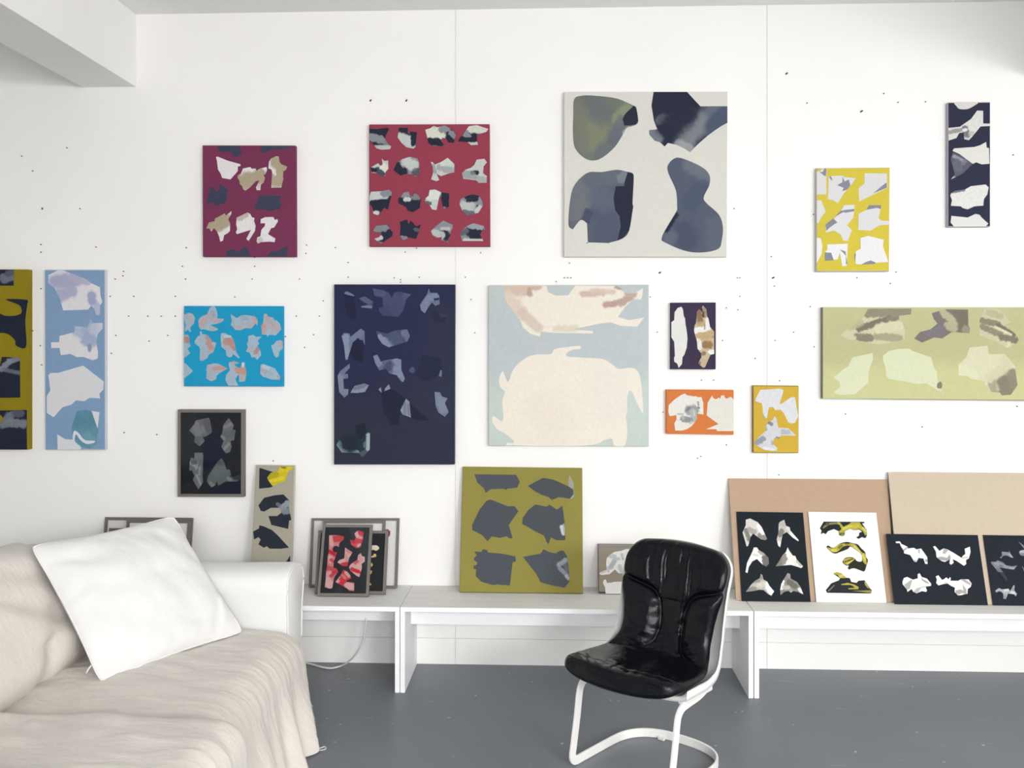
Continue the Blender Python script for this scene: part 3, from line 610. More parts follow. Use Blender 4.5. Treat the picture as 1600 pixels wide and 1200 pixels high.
FW='#efeee9'
FR='#7e7874'
PG='#75787b'
art(name='framed_picture',label='grey-framed black picture of four grey crumpled shapes hanging below the cyan canvas',frame=(.0335,.0),
 px=[(277.4,640),(381.2,640.2),(381,776.7),(277.3,776.4)],t=.03,bg='#20232b',fc='#7d7773',ft=4.6,glass=True,z=(270,635,8),sh=[
 ('#20242a','103,78 855,78 853,1098 100,1098',[(480,560,480,640,240,'#1e2438',1),(600,1050,820,1000,120,'#1d2438',.9),(150,600,150,600,200,'#22282b',.8)]),
 (PG,'285,175 450,140 470,190 490,325 410,378 372,380 400,435 335,500 265,440 280,380 250,345 205,300 270,220',[(420,200,440,290,45,'#6a6a70',1),(280,230,320,320,50,'#8a8d8e',.8),(375,250,400,320,16,'#8d8f91',.8),(340,440,350,450,18,'#9a9d9d',.8),(300,420,320,440,35,'#5f6a6c',.8)]),
 (PG,'700,145 765,240 745,290 785,295 765,425 720,430 735,500 715,570 665,588 605,505 635,430 592,380 620,330 630,230',[(650,260,740,210,20,'#8f9192',.9),(640,380,750,330,40,'#6b6d70',.8),(640,540,700,470,18,'#96999a',.9),(620,380,640,400,20,'#94979a',.8)]),
 (PG,'270,578 375,578 382,620 375,740 378,800 370,860 378,950 320,1040 250,920 270,870 240,800 205,805 210,700 225,640 270,650',[(225,710,300,760,18,'#a2a5a8',1),(310,690,290,780,14,'#a0a3a6',.9),(250,700,290,700,25,'#606468',.9),(340,760,330,850,14,'#9da0a3',.9),(300,860,350,980,16,'#9fa3a5',.9),(290,620,340,620,35,'#7f8486',.8),(275,930,310,990,22,'#74777c',.9)]),
 ('#66706f','545,710 605,648 640,690 670,790 715,790 728,860 700,880 760,880 835,850 850,900 800,940 660,938 570,992 550,930 530,985 485,1015 425,940 440,870',[(570,690,620,720,30,'#5f6264',.9),(560,820,640,800,60,'#6d7a7c',.8),(470,960,510,1000,25,'#8b9091',.9),(690,900,720,920,22,'#8b9294',.8),(780,880,840,880,40,'#35414a',1)]),
 ])

art(name='painting',label='narrow grey-beige canvas with black shapes leaning behind the sofa arm',lean='bench',
 px=[(399.8,728),(460.2,728.6),(453.5,928),(389.2,927.5)],t=.022,ytop=-.022,bg='#aba595',side='#c9c6bd',z=(385,720,6.667),sh=[
 ('#242a36','135,72 285,120 225,200 275,270 240,280 132,290'),
 ('#d2bf1d','255,125 335,105 350,60 490,60 498,75 440,105 415,165 405,210 345,228 280,262 230,205 215,175',[(240,170,300,150,40,'#a89a1c',.7),(350,90,440,80,30,'#dfcb22',.8),(250,210,380,180,18,'#e6d62c',.7),(380,62,400,62,20,'#6b651f',.8)]),
 ('#242a36','125,465 185,385 290,360 385,350 455,420 440,470 455,540 468,618 445,622 435,710 260,668 230,575 320,575 365,540 345,490 255,490 185,528 150,522',[(370,495,430,440,30,'#9aa1aa',.9),(395,520,440,520,35,'#828a95',.9),(325,450,350,470,18,'#7b828d',.7)]),
 ('#242a36','70,735 130,705 135,672 180,682 265,720 330,780 445,905 360,916 240,915 215,890 180,905 125,870 148,820 125,795 80,820'),
 ('#242a36','65,1060 395,1100 400,1065 430,1030 455,985 462,1300 40,1300'),
 ('#c6c8cf','~245,1095 300,1085 305,1125 280,1165 255,1135 205,1170 235,1120'),
 ('#aba595','440,1095 452,1085 452,1125 440,1120'),
 ])

art(name='painting',label='mustard-olive canvas with six dark slate shapes leaning on the middle bench',lean='bench',
 px=[(723.1,730.3),(909.8,732.4),(911,929),(717.4,926.4)],t=.02,ytop=-.022,bg='#948b44',z=(710,725,5.714),sh=[
 ('#4f535b','178,92 550,96 585,158 560,212 475,220 465,232 440,220 325,225 280,258 262,215 205,165'),
 ('#4c5054','655,195 790,124 880,138 1020,200 1065,235 1068,270 1030,310 930,295 870,322 840,295 780,275 720,245'),
 ('#8c8a80','1025,95 1065,170 1072,280 1050,310 1030,312 1060,275 1062,232 1015,195',[(1035,120,1045,190,25,'#a5a29a',.9),(1050,290,1060,300,18,'#b3b3b4',.9)]),
 ('#4c5158','290,325 325,318 480,378 535,376 572,420 485,545 520,662 490,665 468,645 405,660 335,645 295,690 250,635 160,590 158,545 225,405'),
 ('#4c5157','610,480 660,410 720,362 825,380 850,362 915,408 965,372 985,530 990,680 910,680 862,655 840,718 820,690 800,640 720,600 650,558 605,535',[(960,560,975,620,18,'#c9cdd0',1),(975,540,985,620,10,'#9fa5a9',.8)]),
 ('#4d525a','178,780 240,785 255,760 290,768 300,790 420,800 545,825 548,870 520,875 495,1085 380,1075 340,1080 240,1050 190,1000 195,940 170,935 172,910 200,900 205,880 170,850 200,815'),
 ('#4f545b','612,830 770,800 795,762 855,790 905,798 945,772 975,775 1005,820 1025,980 1028,1050 985,1105 880,1085 770,1055 730,980',[(935,900,990,860,22,'#9aa1a8',.9),(940,930,1000,990,18,'#8f979f',.9),(1000,1000,1015,1020,16,'#b6babd',.8),(990,900,1005,960,14,'#6f7780',.7)]),
 ])

art(name='painting',label='small taupe canvas with white crumpled shapes half hidden behind the black chair',lean='bench',
 px=[(934.3,852.6),(1031,853.5),(1032,930),(935.5,928.8)],t=.02,ytop=-.022,bg='#9b9181',side='#6f686b',z=(925,840,12),sh=[
 ('#8b8b93','115,150 1275,160 1275,195 115,185'),
 ('#efedea','275,390 330,320 430,265 545,250 640,215 830,212 1000,260 1060,400 1000,600 900,650 720,640 650,640 620,672 500,670 430,595 330,685 180,702 140,680 150,650 275,605 265,480',
  [(340,340,420,360,45,'#c9cacd',1),(350,560,420,440,45,'#b7bac0',1),(440,400,500,400,30,'#c2c4c8',1),(560,320,580,400,28,'#c5c6c8',1),(520,540,560,640,40,'#c6c7c6',1),(640,560,680,420,40,'#c0c2c4',1),(700,400,740,340,22,'#b9bcbf',.9),(290,570,310,640,22,'#c4c6cc',.9),(170,660,260,640,18,'#c9c9c9',.8),(600,500,590,640,12,'#e9e8e4',.9)]),
 ('#f0eeec','205,840 225,790 262,785 280,850 360,845 420,830 520,825 680,828 1000,850 1040,960 1000,1010 690,1000 620,1055 255,1055 245,920 230,905'),
 ])

# ---- leaning stack of framed pictures on the left bench (back to front)
art(name='framed_picture',label='widest grey frame with white picture, rearmost of the stack on the left bench',lean='bench',frame=1,
 px=[(486.7,810.6),(623.8,810.6),(620.2,919.6),(482.2,919.2)],t=.016,ytop=-.018,bg='#e6e4df',fc=FR,ft=3.9,z=(475,800,8.276),sh=[
 ('#a44b5a','1045,225 1085,222 1115,250 1112,300 1090,330 1085,350 1040,330',[(1060,260,1070,270,30,'#b87480',.8),(1100,300,1108,260,14,'#8b2440',.8)]),
 ])
art(name='framed_picture',label='second rearmost grey frame of the left bench stack, showing a white top strip',lean='bench',frame=1,
 px=[(505,814.4),(601.8,814.6),(598,924),(499.5,924)],t=.016,ytop=-.046,bg='#e8e6e1',fc=FR,ft=4.4,z=(475,800,8.276),sh=[])
art(name='framed_picture',label='grey-framed black picture with cream scraps, half hidden behind the red-and-pink framed picture',lean='bench',frame=1,
 px=[(497.2,830.9),(606.3,831.2),(601.9,930.3),(490.9,929.9)],t=.016,ytop=-.088,bg='#2b2d30',fc=FR,ft=4.4,z=(475,800,8.276),sh=[
 ('#e3d6bd','~860,440 930,430 965,450 970,475 935,500 900,490 850,488'),
 ('#d9c07c','~850,575 890,565 905,542 930,545 932,575 905,585 850,590'),
 ('#cfb365','~845,655 875,658 890,685 870,708 840,705'),
 ('#d8bd80','840,755 880,758 872,790 845,825 825,815'),
 ('#dbb268','815,905 850,910 875,940 860,948 815,945'),
 ])
RB='#cf8a8c'; RR='#c93a45'; RP='#dcb0ae'
art(name='framed_picture',label='grey-framed black picture with red and pink scraps, frontmost of the left bench stack',lean='bench',frame=1,
 px=[(504.4,821.2),(581.9,821.5),(575.4,934.1),(495,933)],t=.016,ytop=-.13,bg='#2a2d33',fc=FR,ft=4.4,glass=True,z=(475,800,8.276),sh=[
 (RB,'325,302 420,298 515,312 515,350 458,400 450,455 420,435 385,445 365,480 385,520 425,525 400,600 385,640 380,720 420,728 440,775 390,845 365,985 330,992 268,970 280,880 285,780 300,700 305,580 320,520 322,400',
  [(400,350,490,340,45,RR,.9),(340,320,360,420,25,RP,1),(330,510,400,550,25,'#d0182c',1),(340,590,340,640,25,RP,1),(350,620,380,640,22,RR,.9),(310,730,420,760,40,RR,.8),(400,780,350,820,25,'#c13444',.9),(300,900,340,950,55,RP,1),(290,820,330,780,25,RP,.7)]),
 (RR,'650,280 700,235 730,250 770,260 765,340 745,400 730,455 680,470 610,425 595,360 655,365 670,330',[(670,260,690,300,22,RP,1),(690,320,740,330,20,RP,.8),(620,400,700,430,25,'#d8555e',.9),(720,270,750,290,22,'#d52f3d',.9),(720,420,700,440,16,RP,.9),(630,380,650,390,18,'#b62a3a',.8)]),
 (RP,'530,460 570,485 628,520 580,600 570,660 560,700 490,698 470,675 430,650 460,620 520,600 528,530',[(560,500,610,520,22,RB,1),(500,680,560,670,28,RR,1),(540,560,550,620,20,RB,.6)]),
 (RP,'690,620 700,560 735,530 750,570 785,580 785,640 745,670 750,720 730,790 715,842 680,825 600,760 582,715 600,680 640,650',[(660,660,690,640,20,RR,.8),(620,740,700,770,26,RR,1),(650,760,720,780,16,'#c9202f',.9),(720,590,740,620,22,'#cfa3a3',.8)]),
 (RR,'510,745 560,770 600,820 612,860 560,880 545,905 650,912 645,1022 590,1020 560,990 480,945 405,905 440,860 480,800',[(540,780,580,830,20,RP,.9),(430,900,470,860,22,RP,.9),(560,950,640,970,45,RP,1),(480,870,520,900,28,'#d3303d',.9),(500,820,530,850,20,RB,.8)]),
 ])
# ---- frames behind the cushion
art(name='framed_picture',label='large grey frame rising behind the white cushion, rear of its group',lean='bench',frame=1,
 px=[(163.5,810),(300.5,811.2),(293,923),(154,923)],t=.016,ytop=-.018,bg='#e2e1de',fc='#776f6d',ft=4.6,z=(0,800,4),sh=[])
art(name='framed_picture',label='grey frame set forward and right of the large frame behind the white cushion',lean='bench',frame=1,
 px=[(197.5,814.5),(297,815.5),(289.5,927),(188,927)],t=.016,ytop=-.046,bg='#e9e7e3',fc='#776f6d',ft=4.4,z=(0,800,4),sh=[])
art(name='framed_picture',label='lowest grey frame of the group behind the white cushion, only its top edge showing',lean='bench',frame=1,
 px=[(169.5,827.8),(268,829),(260,931),(159,931)],t=.016,ytop=-.085,bg='#d9d6d2',fc='#6d6260',ft=4.4,z=(0,800,4),sh=[])

# ---- cardboard sheets and prints on the right bench
art(name='cardboard_sheet',cat='cardboard',label='tan cardboard sheet leaning behind the six-shape black print and the white print',lean='bench',
 px=[(1138.1,748.2),(1386.6,749.8),(1400.5,942.3),(1150.4,938.2)],t=.006,ytop=-.012,bg='#c1a58c',z=(1125,730,5.333),sh=[])
art(name='cardboard_sheet',cat='cardboard',label='taller pale buff cardboard sheet at the right edge of the photo',lean='bench',
 px=[(1388,738.3),(1650,740.2),(1670,947.5),(1406.6,943.2)],t=.006,ytop=-.022,bg='#d2c2ac',z=(1125,730,5.333),sh=[])
PK='#23282e'; PW='#d9d5cf'; PD='#7b7872'
art(name='art_print',cat='print',label='black print with six white fin-like shapes leaning on the tan cardboard',lean='bench',
 px=[(1150.7,799.8),(1254.8,801.3),(1266.9,941),(1159.1,938.6)],t=.003,ylift=.012,bg=PK,z=(1140,790,7.5),sh=[
 (PW,'190,165 240,150 330,195 375,250 440,390 420,405 370,395 320,360 275,325 245,370 218,470 200,480 180,410 152,315 190,230',[(190,290,230,400,25,'#86837c',1),(230,280,290,310,30,'#9d9a93',.8),(360,350,420,390,35,'#8f8c86',1),(340,240,390,320,25,'#f0eee9',1),(215,180,270,210,35,'#d9d6cf',.8)]),
 ('#c9c5be','590,190 640,165 660,235 705,255 710,290 810,405 805,418 740,375 670,310 620,340 600,450 592,488 570,470 552,395 572,320 575,215',[(590,340,610,300,30,'#84817a',1),(720,320,800,410,22,'#f1efec',1),(575,440,590,480,25,'#f0eeeb',1),(600,210,640,220,35,'#bdb9b2',.8),(680,260,700,280,20,'#e6e3df',.9)]),
 ('#efedea','285,490 320,490 340,520 400,555 455,610 462,680 430,715 385,690 320,625 265,655 225,720 210,790 186,780 205,670 265,545',[(420,610,430,690,45,'#767370',1),(350,540,400,570,20,'#a5a29d',.9),(280,575,330,580,12,'#d3d0cc',.8)]),
 ('#ebe9e4','660,545 680,488 700,530 740,585 770,590 785,630 860,710 840,732 790,715 720,695 640,700 540,712 580,650 620,580',[(570,690,630,620,45,'#85827b',1),(640,580,640,660,25,'#96938b',1),(800,650,830,690,22,'#b9b5a9',.9)]),
 ('#bab7b0','355,850 365,800 385,815 395,865 440,890 470,945 522,1005 490,1055 450,1035 400,990 350,985 260,1005 192,1008 250,930 300,880',[(450,930,500,1030,40,'#f2f0ed',1),(230,990,290,980,30,'#8d8a84',.9),(360,820,375,850,18,'#8f8c86',.9),(340,930,400,920,30,'#d5d1c4',.8),(300,890,340,880,22,'#85827c',.7)]),
 ('#8e8b85','630,870 680,790 710,800 715,855 790,895 830,950 864,1040 800,1010 745,1000 720,1020 690,1000 640,1010 598,1050 592,990 605,920',[(625,890,610,970,20,'#eceae6',1),(820,980,855,1030,20,'#e6e3de',1),(700,900,760,940,35,'#6b6863',.9),(640,960,690,960,25,'#bbb7ae',.9),(720,1000,735,1010,18,'#b0ada6',.9),(685,800,700,830,20,'#a5a29b',.8)]),
 ])
YP='#b3ab46'
art(name='art_print',cat='print',label='white print with three black and acid-yellow shapes leaning on the tan cardboard',lean='bench',
 px=[(1262.9,800),(1369.2,801.4),(1385.4,942.7),(1275.7,941)],t=.003,ylift=.012,bg='#f4f3f0',z=(1255,790,7.5),sh=[
 ('#2d2f33','240,188 715,190 718,205 690,210 740,280 748,340 735,378 715,380 690,370 650,390 640,385 620,375 655,350 655,320 690,305 655,280 590,290 550,270 490,300 485,345 460,360 420,345 415,300 360,275 290,300 265,335 235,320 205,335 215,295 195,265'),
 (YP,'395,190 430,195 470,250 540,215 560,195 660,195 690,240 735,275 745,340 725,350 700,300 655,270 590,290 550,268 485,300 480,345 455,355 425,330 420,300 450,275 425,225 395,215',[(470,270,560,240,16,'#d2cb5c',.9),(440,330,470,330,14,'#3a3a33',.7),(590,250,640,230,20,'#c5bd4a',.8),(700,260,730,300,10,'#d8d27a',.8)]),
 ('#8c8859','225,262 270,205 380,196 410,215 300,225 245,265',[(260,225,300,210,8,'#3a3a36',.9)]),
 ('#33342f','~275,490 295,468 330,490 370,488 430,445 510,425 580,440 640,455 680,500 725,545 735,600 758,640 740,710 715,770 660,755 600,735 560,740 540,750 522,730 535,705 500,700 462,665 480,625 520,605 590,610 630,650 680,655 690,620 680,570 620,520 555,480 520,510 430,545 380,562 330,545'),
 (YP,'~285,490 345,500 420,455 510,440 600,450 640,490 690,550 720,560 735,610 745,690 715,675 690,630 685,575 620,515 545,470 470,480 400,540 330,540',[(340,520,380,530,16,'#d6cf55',.9),(500,440,530,440,16,'#45453c',.8),(600,480,660,540,10,'#d9d383',.8),(700,580,730,640,12,'#d5ce5a',.8),(420,490,450,470,16,'#4b4a3d',.7)]),
 (YP,'470,635 520,612 600,615 600,635 560,665 520,695 480,680',[(490,660,580,625,8,'#3f3f35',.9),(510,690,570,650,8,'#dad473',.8)]),
 ('#303136','265,990 330,910 420,875 430,850 350,795 395,785 450,795 505,845 545,850 565,895 625,905 650,880 720,875 750,930 780,970 805,990 795,1030 280,1022'),
 (YP,'350,795 395,778 450,795 510,848 430,852 405,815',[(430,830,460,820,14,'#d9d37a',.8)]),
 (YP,'445,920 520,905 600,925 650,955 645,980 530,980 530,968 610,962 560,930 450,930'),
 ('#9a9458','570,1000 700,995 800,990 795,1025 680,1010'),
 ('#a8a35e','715,890 740,905 785,965 760,970 725,930'),
 ('#77756a','285,1000 360,930 370,935 300,1010'),
 ])
art(name='art_print',cat='print',label='black print with four white bone-like shapes leaning on the buff cardboard',lean='bench',
 px=[(1384.9,834.5),(1527.9,836.4),(1543.8,945.5),(1397.9,942.6)],t=.003,ylift=.012,bg='#262b32',z=(1380,825,9.231),sh=[
 ('#efeeec','180,195 240,192 265,230 350,270 355,295 440,285 480,308 545,295 575,335 635,420 640,520 605,515 580,440 510,432 480,490 445,480 390,390 300,365 300,335 250,255 238,218 185,218',[]),
 ('#b4b2b0','285,310 350,270 358,290 300,335'),('#b1afad','500,310 525,310 528,360 510,365'),('#a9a7a6','600,455 640,450 635,490 610,490'),('#b9b7b4','445,465 485,462 470,492 450,485'),
 ('#efeeec','720,270 745,258 760,270 810,330 870,295 920,305 1010,355 1130,430 1150,400 1185,375 1175,300 1250,268 1260,350 1235,440 1195,460 1198,520 1165,545 1060,475 1000,450 1018,500 980,530 955,510 965,450 890,490 840,475 770,420 760,340'),
 ('#b3b1ae','855,370 870,300 920,305 935,325 890,375'),('#aaa8a5','780,425 840,412 920,430 960,380 975,440 940,470 890,470 830,465'),('#c5c3c0','1120,430 1225,410 1215,430 1150,442'),
 ('#efeeec','280,770 300,720 345,705 430,745 500,725 498,665 525,652 555,705 630,730 690,800 690,835 610,845 632,900 620,922 560,910 480,942 435,920 410,880 350,922 340,880 280,810'),
 ('#b2b0ad','300,820 400,750 420,752 385,870 350,890'),('#a9a7a4','550,700 570,735 650,780 660,808 600,785 555,750'),('#b9b7b3','440,920 480,870 620,835 600,852 545,865 510,925 470,938'),
 ('#efeeec','758,700 795,680 850,750 880,735 910,712 945,740 960,710 975,720 970,760 1080,762 1120,740 1230,740 1275,800 1262,850 1220,880 1215,950 1180,952 1130,970 1080,970 1030,920 1035,860 980,835 930,800 870,808 800,828 765,795 775,740'),
 ('#b1afac','1110,742 1180,742 1265,800 1255,825 1195,795'),('#aaa8a5','1040,905 1110,885 1160,905 1145,810 1200,890 1205,950 1160,945 1140,935 1090,960 1050,940'),('#c9c7c4','885,775 930,790 920,805 885,800'),
 ])
DG='#7d828a'
art(name='art_print',cat='print',label='black print with faint grey shapes cut off by the right edge of the photo',lean='bench',
 px=[(1536.2,836.3),(1680,838.2),(1699,948.5),(1551.8,945.7)],t=.003,ylift=.012,bg='#262b32',z=(1530,825,9.231),sh=[
 (DG,'325,340 430,350 435,325 450,370 495,430 465,428 395,395 340,405 320,440 295,425 330,400',[(440,380,485,420,18,'#a5a9ae',.9),(340,355,400,370,22,'#8d9198',.7)]),
 (DG,'165,500 180,485 240,490 265,465 340,495 390,540 470,552 550,540 500,600 420,590 290,568 345,640 270,632 240,590',[(240,510,400,560,22,'#979ca2',.8),(300,540,340,550,14,'#5c6169',.7),(440,580,520,580,14,'#a2a6ab',.9),(270,600,320,630,20,'#6b7078',.8)]),
 ('#3b404c','290,640 350,640 410,740 390,770 350,710'),
 ('#a5a9ae','230,905 285,865 330,885 425,875 435,900 450,905 495,825 512,830 505,900 545,950 530,985 500,955 415,945 385,1025 350,1020 350,955 330,925 285,910 250,930',[(370,900,420,890,20,'#c6c9cc',.9),(470,930,500,940,20,'#cfd1d3',.9),(480,870,490,890,14,'#858a91',.8),(370,980,370,1010,14,'#858a91',.8)]),
 (DG,'565,195 640,250 700,340 650,300',[]),
 (DG,'~575,350 600,325 660,315 720,330 740,380 640,400 595,390',[(600,340,640,340,20,'#b3b6ba',.9)]),
 (DG,'615,545 650,590 720,560 760,600 700,640 650,630'),
 ('#8d9299','760,860 850,840 930,900 900,960 800,940'),
 ('#868b92','820,420 900,380 980,440 930,520 850,500'),
 ])
# ================================================================ building the paintings and prints
def inside(x, y, P):
    c = False; j = len(P) - 1
    for i in range(len(P)):
        if (P[i][1] > y) != (P[j][1] > y) and x < (P[j][0] - P[i][0]) * (y - P[i][1]) / (P[j][1] - P[i][1]) + P[i][0]: c = not c
        j = i
    return c
def seg_d(x, y, s):
    ax, ay, bx, by = s[0], s[1], s[2], s[3]
    dx, dy = bx - ax, by - ay; L = dx * dx + dy * dy
    t = 0 if L == 0 else max(0, min(1, ((x - ax) * dx + (y - ay) * dy) / L))
    return math.hypot(x - ax - t * dx, y - ay - t * dy)
def shape_mesh(name, sh, z, plane_pt, nrm, lift, origin, lim):
    colr, outline, strokes = sh[0], sh[1], (sh[2] if len(sh) > 2 else [])
    zx, zy, zs = z
    smooth = outline.startswith('~')
    P = [tuple(float(a) for a in t.split(',')) for t in outline.lstrip('~').split()]
    if smooth: P = catmull(P, 5, True)
    Q = [(min(max(x / zs, lim[0] - zx), lim[1] - zx), min(max(y / zs, lim[2] - zy), lim[3] - zy)) for x, y in P]
    # drop points that fell onto each other at the canvas edge
    Q = [q for i, q in enumerate(Q) if math.hypot(q[0] - Q[i - 1][0], q[1] - Q[i - 1][1]) > .05]
    V = [Vector(q) for q in Q]
    if strokes:
        xs = [q[0] for q in Q]; ys = [q[1] for q in Q]
        w_, h_ = max(xs) - min(xs), max(ys) - min(ys)
        step = max(.85, math.sqrt(w_ * h_ / 2600.0))
        iy = 0; y = min(ys) + step * .4
        while y < max(ys):
            x = min(xs) + step * (.3 + .5 * (iy % 2))
            while x < max(xs):
                if inside(x, y, Q): V.append(Vector((x + random.uniform(-.2, .2) * step, y + random.uniform(-.2, .2) * step)))
                x += step
            y += step * .87; iy += 1
    n = len(Q)
    ov, oe, of, *_ = delaunay_2d_cdt(V, [], [list(range(n))], 1, 1e-4)
    bm = bmesh.new()
    cl = bm.verts.layers.float_color.new('Col')
    base = lin(colr)
    st = [(s, lin(s[5])) for s in strokes]
    bv = []
    for v in ov:
        p = on_plane(zx + v.x, zy + v.y, plane_pt + nrm * lift, nrm) - origin
        b_ = bm.verts.new(p)
        c = list(base); X, Y = v.x * zs, v.y * zs
        for s, sc_ in st:
            q_ = 1.3 / s[4]
            jx = (noise.noise(Vector((X * q_, Y * q_, 3.1))) * .30 + noise.noise(Vector((X * q_ * 3, Y * q_ * 3, 7.7))) * .18) * s[4]
            soft = min(1.0, max(.38, s[4] / zs / 16.0))
            wgt = s[6] * sstep((1.0 - (seg_d(X, Y, s) + jx) / s[4]) / soft + .5 * (1 - 0 * soft))
            if wgt > 0:
                for k in range(3): c[k] += (sc_[k] - c[k]) * wgt
        if st:
            ga = 1.0 if step < 1.3 else .35
            gr = 1 + .10 * ga * noise.noise(Vector((X / zs * .9, Y / zs * .22, 1.3))) + .07 * ga * noise.noise(Vector((X / zs * .3, Y / zs * .5, 9.0)))
            c = [c[0] * gr, c[1] * gr, c[2] * gr, 1.0]
        b_[cl] = c; bv.append(b_)
    for f in of:
        try: bm.faces.new([bv[i] for i in f])
        except ValueError: pass
    bmesh.ops.recalc_face_normals(bm, faces=bm.faces[:])
    for f in bm.faces[:1]:
        pass
    be = [e for e in bm.edges if len(e.link_faces) == 1]
    g = bmesh.ops.extrude_edge_only(bm, edges=be)
    for v in [a for a in g['geom'] if isinstance(a, bmesh.types.BMVert)]: v.co -= nrm * (lift * .95)
    for v in [v for v in bm.verts if not v.link_faces]: bm.verts.remove(v)
    return bm_mesh(name, bm)

def quad_col(mesh, cols):
    at = mesh.color_attributes.new('Col', 'FLOAT_COLOR', 'CORNER')
    for p, c in zip(mesh.polygons, cols):
        for li in p.loop_indices: at.data[li].color = c
def slab(C, nrm, t, origin, front, side, bev=.0025):
    """front corners TL TR BR BL -> solid slab with softened front edge"""
    C = [Vector(c) for c in C]
    ctr = sum(C, Vector()) / 4
    fr_ = [c + (ctr - c).normalized() * bev * 1.4 for c in C]
    mid = [c - nrm * bev for c in C]
    bk = [c - nrm * t for c in C]
    vs = [v - origin for v in fr_ + mid + bk]
    fs = [(3, 2, 1, 0)]; cs = [lin(front)]
    for k in range(4):
        j = (k + 1) % 4
        fs.append((k, j, 4 + j, 4 + k)); cs.append(lin(side))
        fs.append((4 + k, 4 + j, 8 + j, 8 + k)); cs.append(lin(side))
    fs.append((8, 9, 10, 11)); cs.append(lin('#c9c2b4'))
    m = mesh_of('slab', vs, fs)
    quad_col(m, cs)
    return m
def frame_mesh(C, nrm, t, fw, origin, col):
    C = [Vector(c) for c in C]
    ux = (C[1] - C[0]).normalized(); uz = (C[0] - C[3]).normalized()
    sg = ((1, -1), (-1, -1), (-1, 1), (1, 1))
    I = [c + ux * (fw * a) + uz * (fw * b) for c, (a, b) in zip(C, sg)]
    bv = .0012
    O1 = [c + ux * (bv * a) + uz * (bv * b) for c, (a, b) in zip(C, sg)]
    O2 = [c - nrm * bv for c in C]
    OB = [c - nrm * t for c in C]
    IB = [i - nrm * .009 for i in I]
    rings = [OB, O2, O1, I, IB]
    vs = [v - origin for r_ in rings for v in r_]
    fs = []
    for a in range(4):
        for k in range(4):
            j = (k + 1) % 4
            fs.append((a * 4 + k, a * 4 + j, (a + 1) * 4 + j, (a + 1) * 4 + k))
    fs.append((3, 2, 1, 0))
    m = mesh_of('frame', vs, fs)
    bm = bmesh.new(); bm.from_mesh(m); bmesh.ops.recalc_face_normals(bm, faces=bm.faces[:]); bm.to_mesh(m); bm.free()
    quad_col(m, [lin(col)] * len(fs))
    return m, I, IB

CARD = []
def build_art(a):
    px, t = a['px'], a['t']
    if a.get('lean'):
        card = a['name'] == 'cardboard_sheet'
        bl, br = on_z(*px[3], ZB), on_z(*px[2], ZB)
        yb = a.get('yb', (bl.y + br.y) / 2)
        if 'ylift' in a:
            cp, cn = CARD[0] if px[0][0] < 1300 else CARD[1]
            yb = min(yb, cp.y - .009)
            tp = on_plane(*px[0], cp + cn * (t + .0045), cn); yt, zt = tp.y, tp.z
        else:
            yt = a['ytop']; zt = on_y(*px[0], yt).z
        n = Vector((0, -(zt - ZB), yt - yb)).normalized()      # towards the viewer, tilted up
        if n.y > 0: n = -n
        p0 = Vector((0, yb, ZB))
        if card: CARD.append((p0, n))
        C = [on_plane(u, v, p0, n) for u, v in px]
        ztop = (C[0].z + C[1].z) / 2
        up = Vector((0, yt - yb, zt - ZB)).normalized()
        low = ZB + .0005 + max(0, t * abs(n.z))*0
        for k in (2, 3): C[k] = C[k] + up * ((low - C[k].z) / up.z)
        # the rear lower edge is lower still when the slab tilts back: n.z >= 0 keeps it above the bench
    else:
        n = Vector((0, -1, 0)); p0 = Vector((0, -t, 0))
        C = [on_plane(u, v, p0, n) for u, v in px]
    if a.get('lean'):
        rise = t * n.z
        if rise > 0:
            for k in range(4): C[k] = C[k] + up * (rise / up.z)
    org = (C[2] + C[3]) / 2 - n * (t / 2)
    nm = a['name']
    if 'fc' in a:
        root = empty(nm, org)
        fw = a['ft'] / FPX * (DIST + org.y)
        fm, I, IB = frame_mesh(C, n, t, fw, org, a['fc'])
        link('frame', fm, M['frame'], root)
        vs = [v - org for v in IB]
        m = slab([v + n * .0015 for v in IB], n, .0015, org, a['bg'], a['bg'], .0003)
        sheet = link('picture_sheet', m, M['print'], root)
        P0 = IB[0] + n * .0015; shp_parent = sheet
        pm = M['print']
        if a.get('glass'):
            g = mesh_of('pane', [v + n * .0055 - org for v in IB], [(3, 2, 1, 0)])
            link('glass_pane', g, M['glass'], root)
    else:
        side = a.get('side', a['bg'])
        mt = {'painting': 'canvas', 'art_print': 'print', 'cardboard_sheet': 'card'}[nm]
        root = link(nm, slab(C, n, t, org, a['bg'], side, .0025 if nm == 'painting' else .0004), M[mt], None, org)
        P0 = C[0]; shp_parent = root; pm = M[mt]
    tag(root, a['label'], a.get('cat', 'picture' if 'fc' in a else 'painting'))
    lim = (min(p[0] for p in px) + .2, max(p[0] for p in px) - .2, min(p[1] for p in px) + .2, max(p[1] for p in px) - .2)
    for k, sh in enumerate(a['sh']):
        sm = shape_mesh('painted_shape', sh, a['z'], P0, n, .0005 + .00008 * k, org, lim)
        link('painted_shape', sm, pm, shp_parent)
for a in ART: build_art(a)
# ================================================================ SOFA
def fbm(p, o=3):
    v = 0; a = 1
    for _ in range(o):
        v += a * noise.noise(p); p = p * 2.07; a *= .5
    return v
sofa = empty('sofa', (-1.6, -1.6, 0))
tag(sofa, 'white slipcovered sofa at the lower left with linen-covered seat and back', 'sofa')
so = Vector(sofa.location)
YA0, YA1, XA = -.735, -.50, -1.078
box('base', -2.2, -1.13, -2.72, -.52, .06, .27, M['white_cover'], sofa, .02, so)
for xx in (-2.1, -1.25):
    for yy in (-2.6, -.62): box('foot', xx - .03, xx + .03, yy - .03, yy + .03, 0, .07, M['nail'], sofa, .004, so)
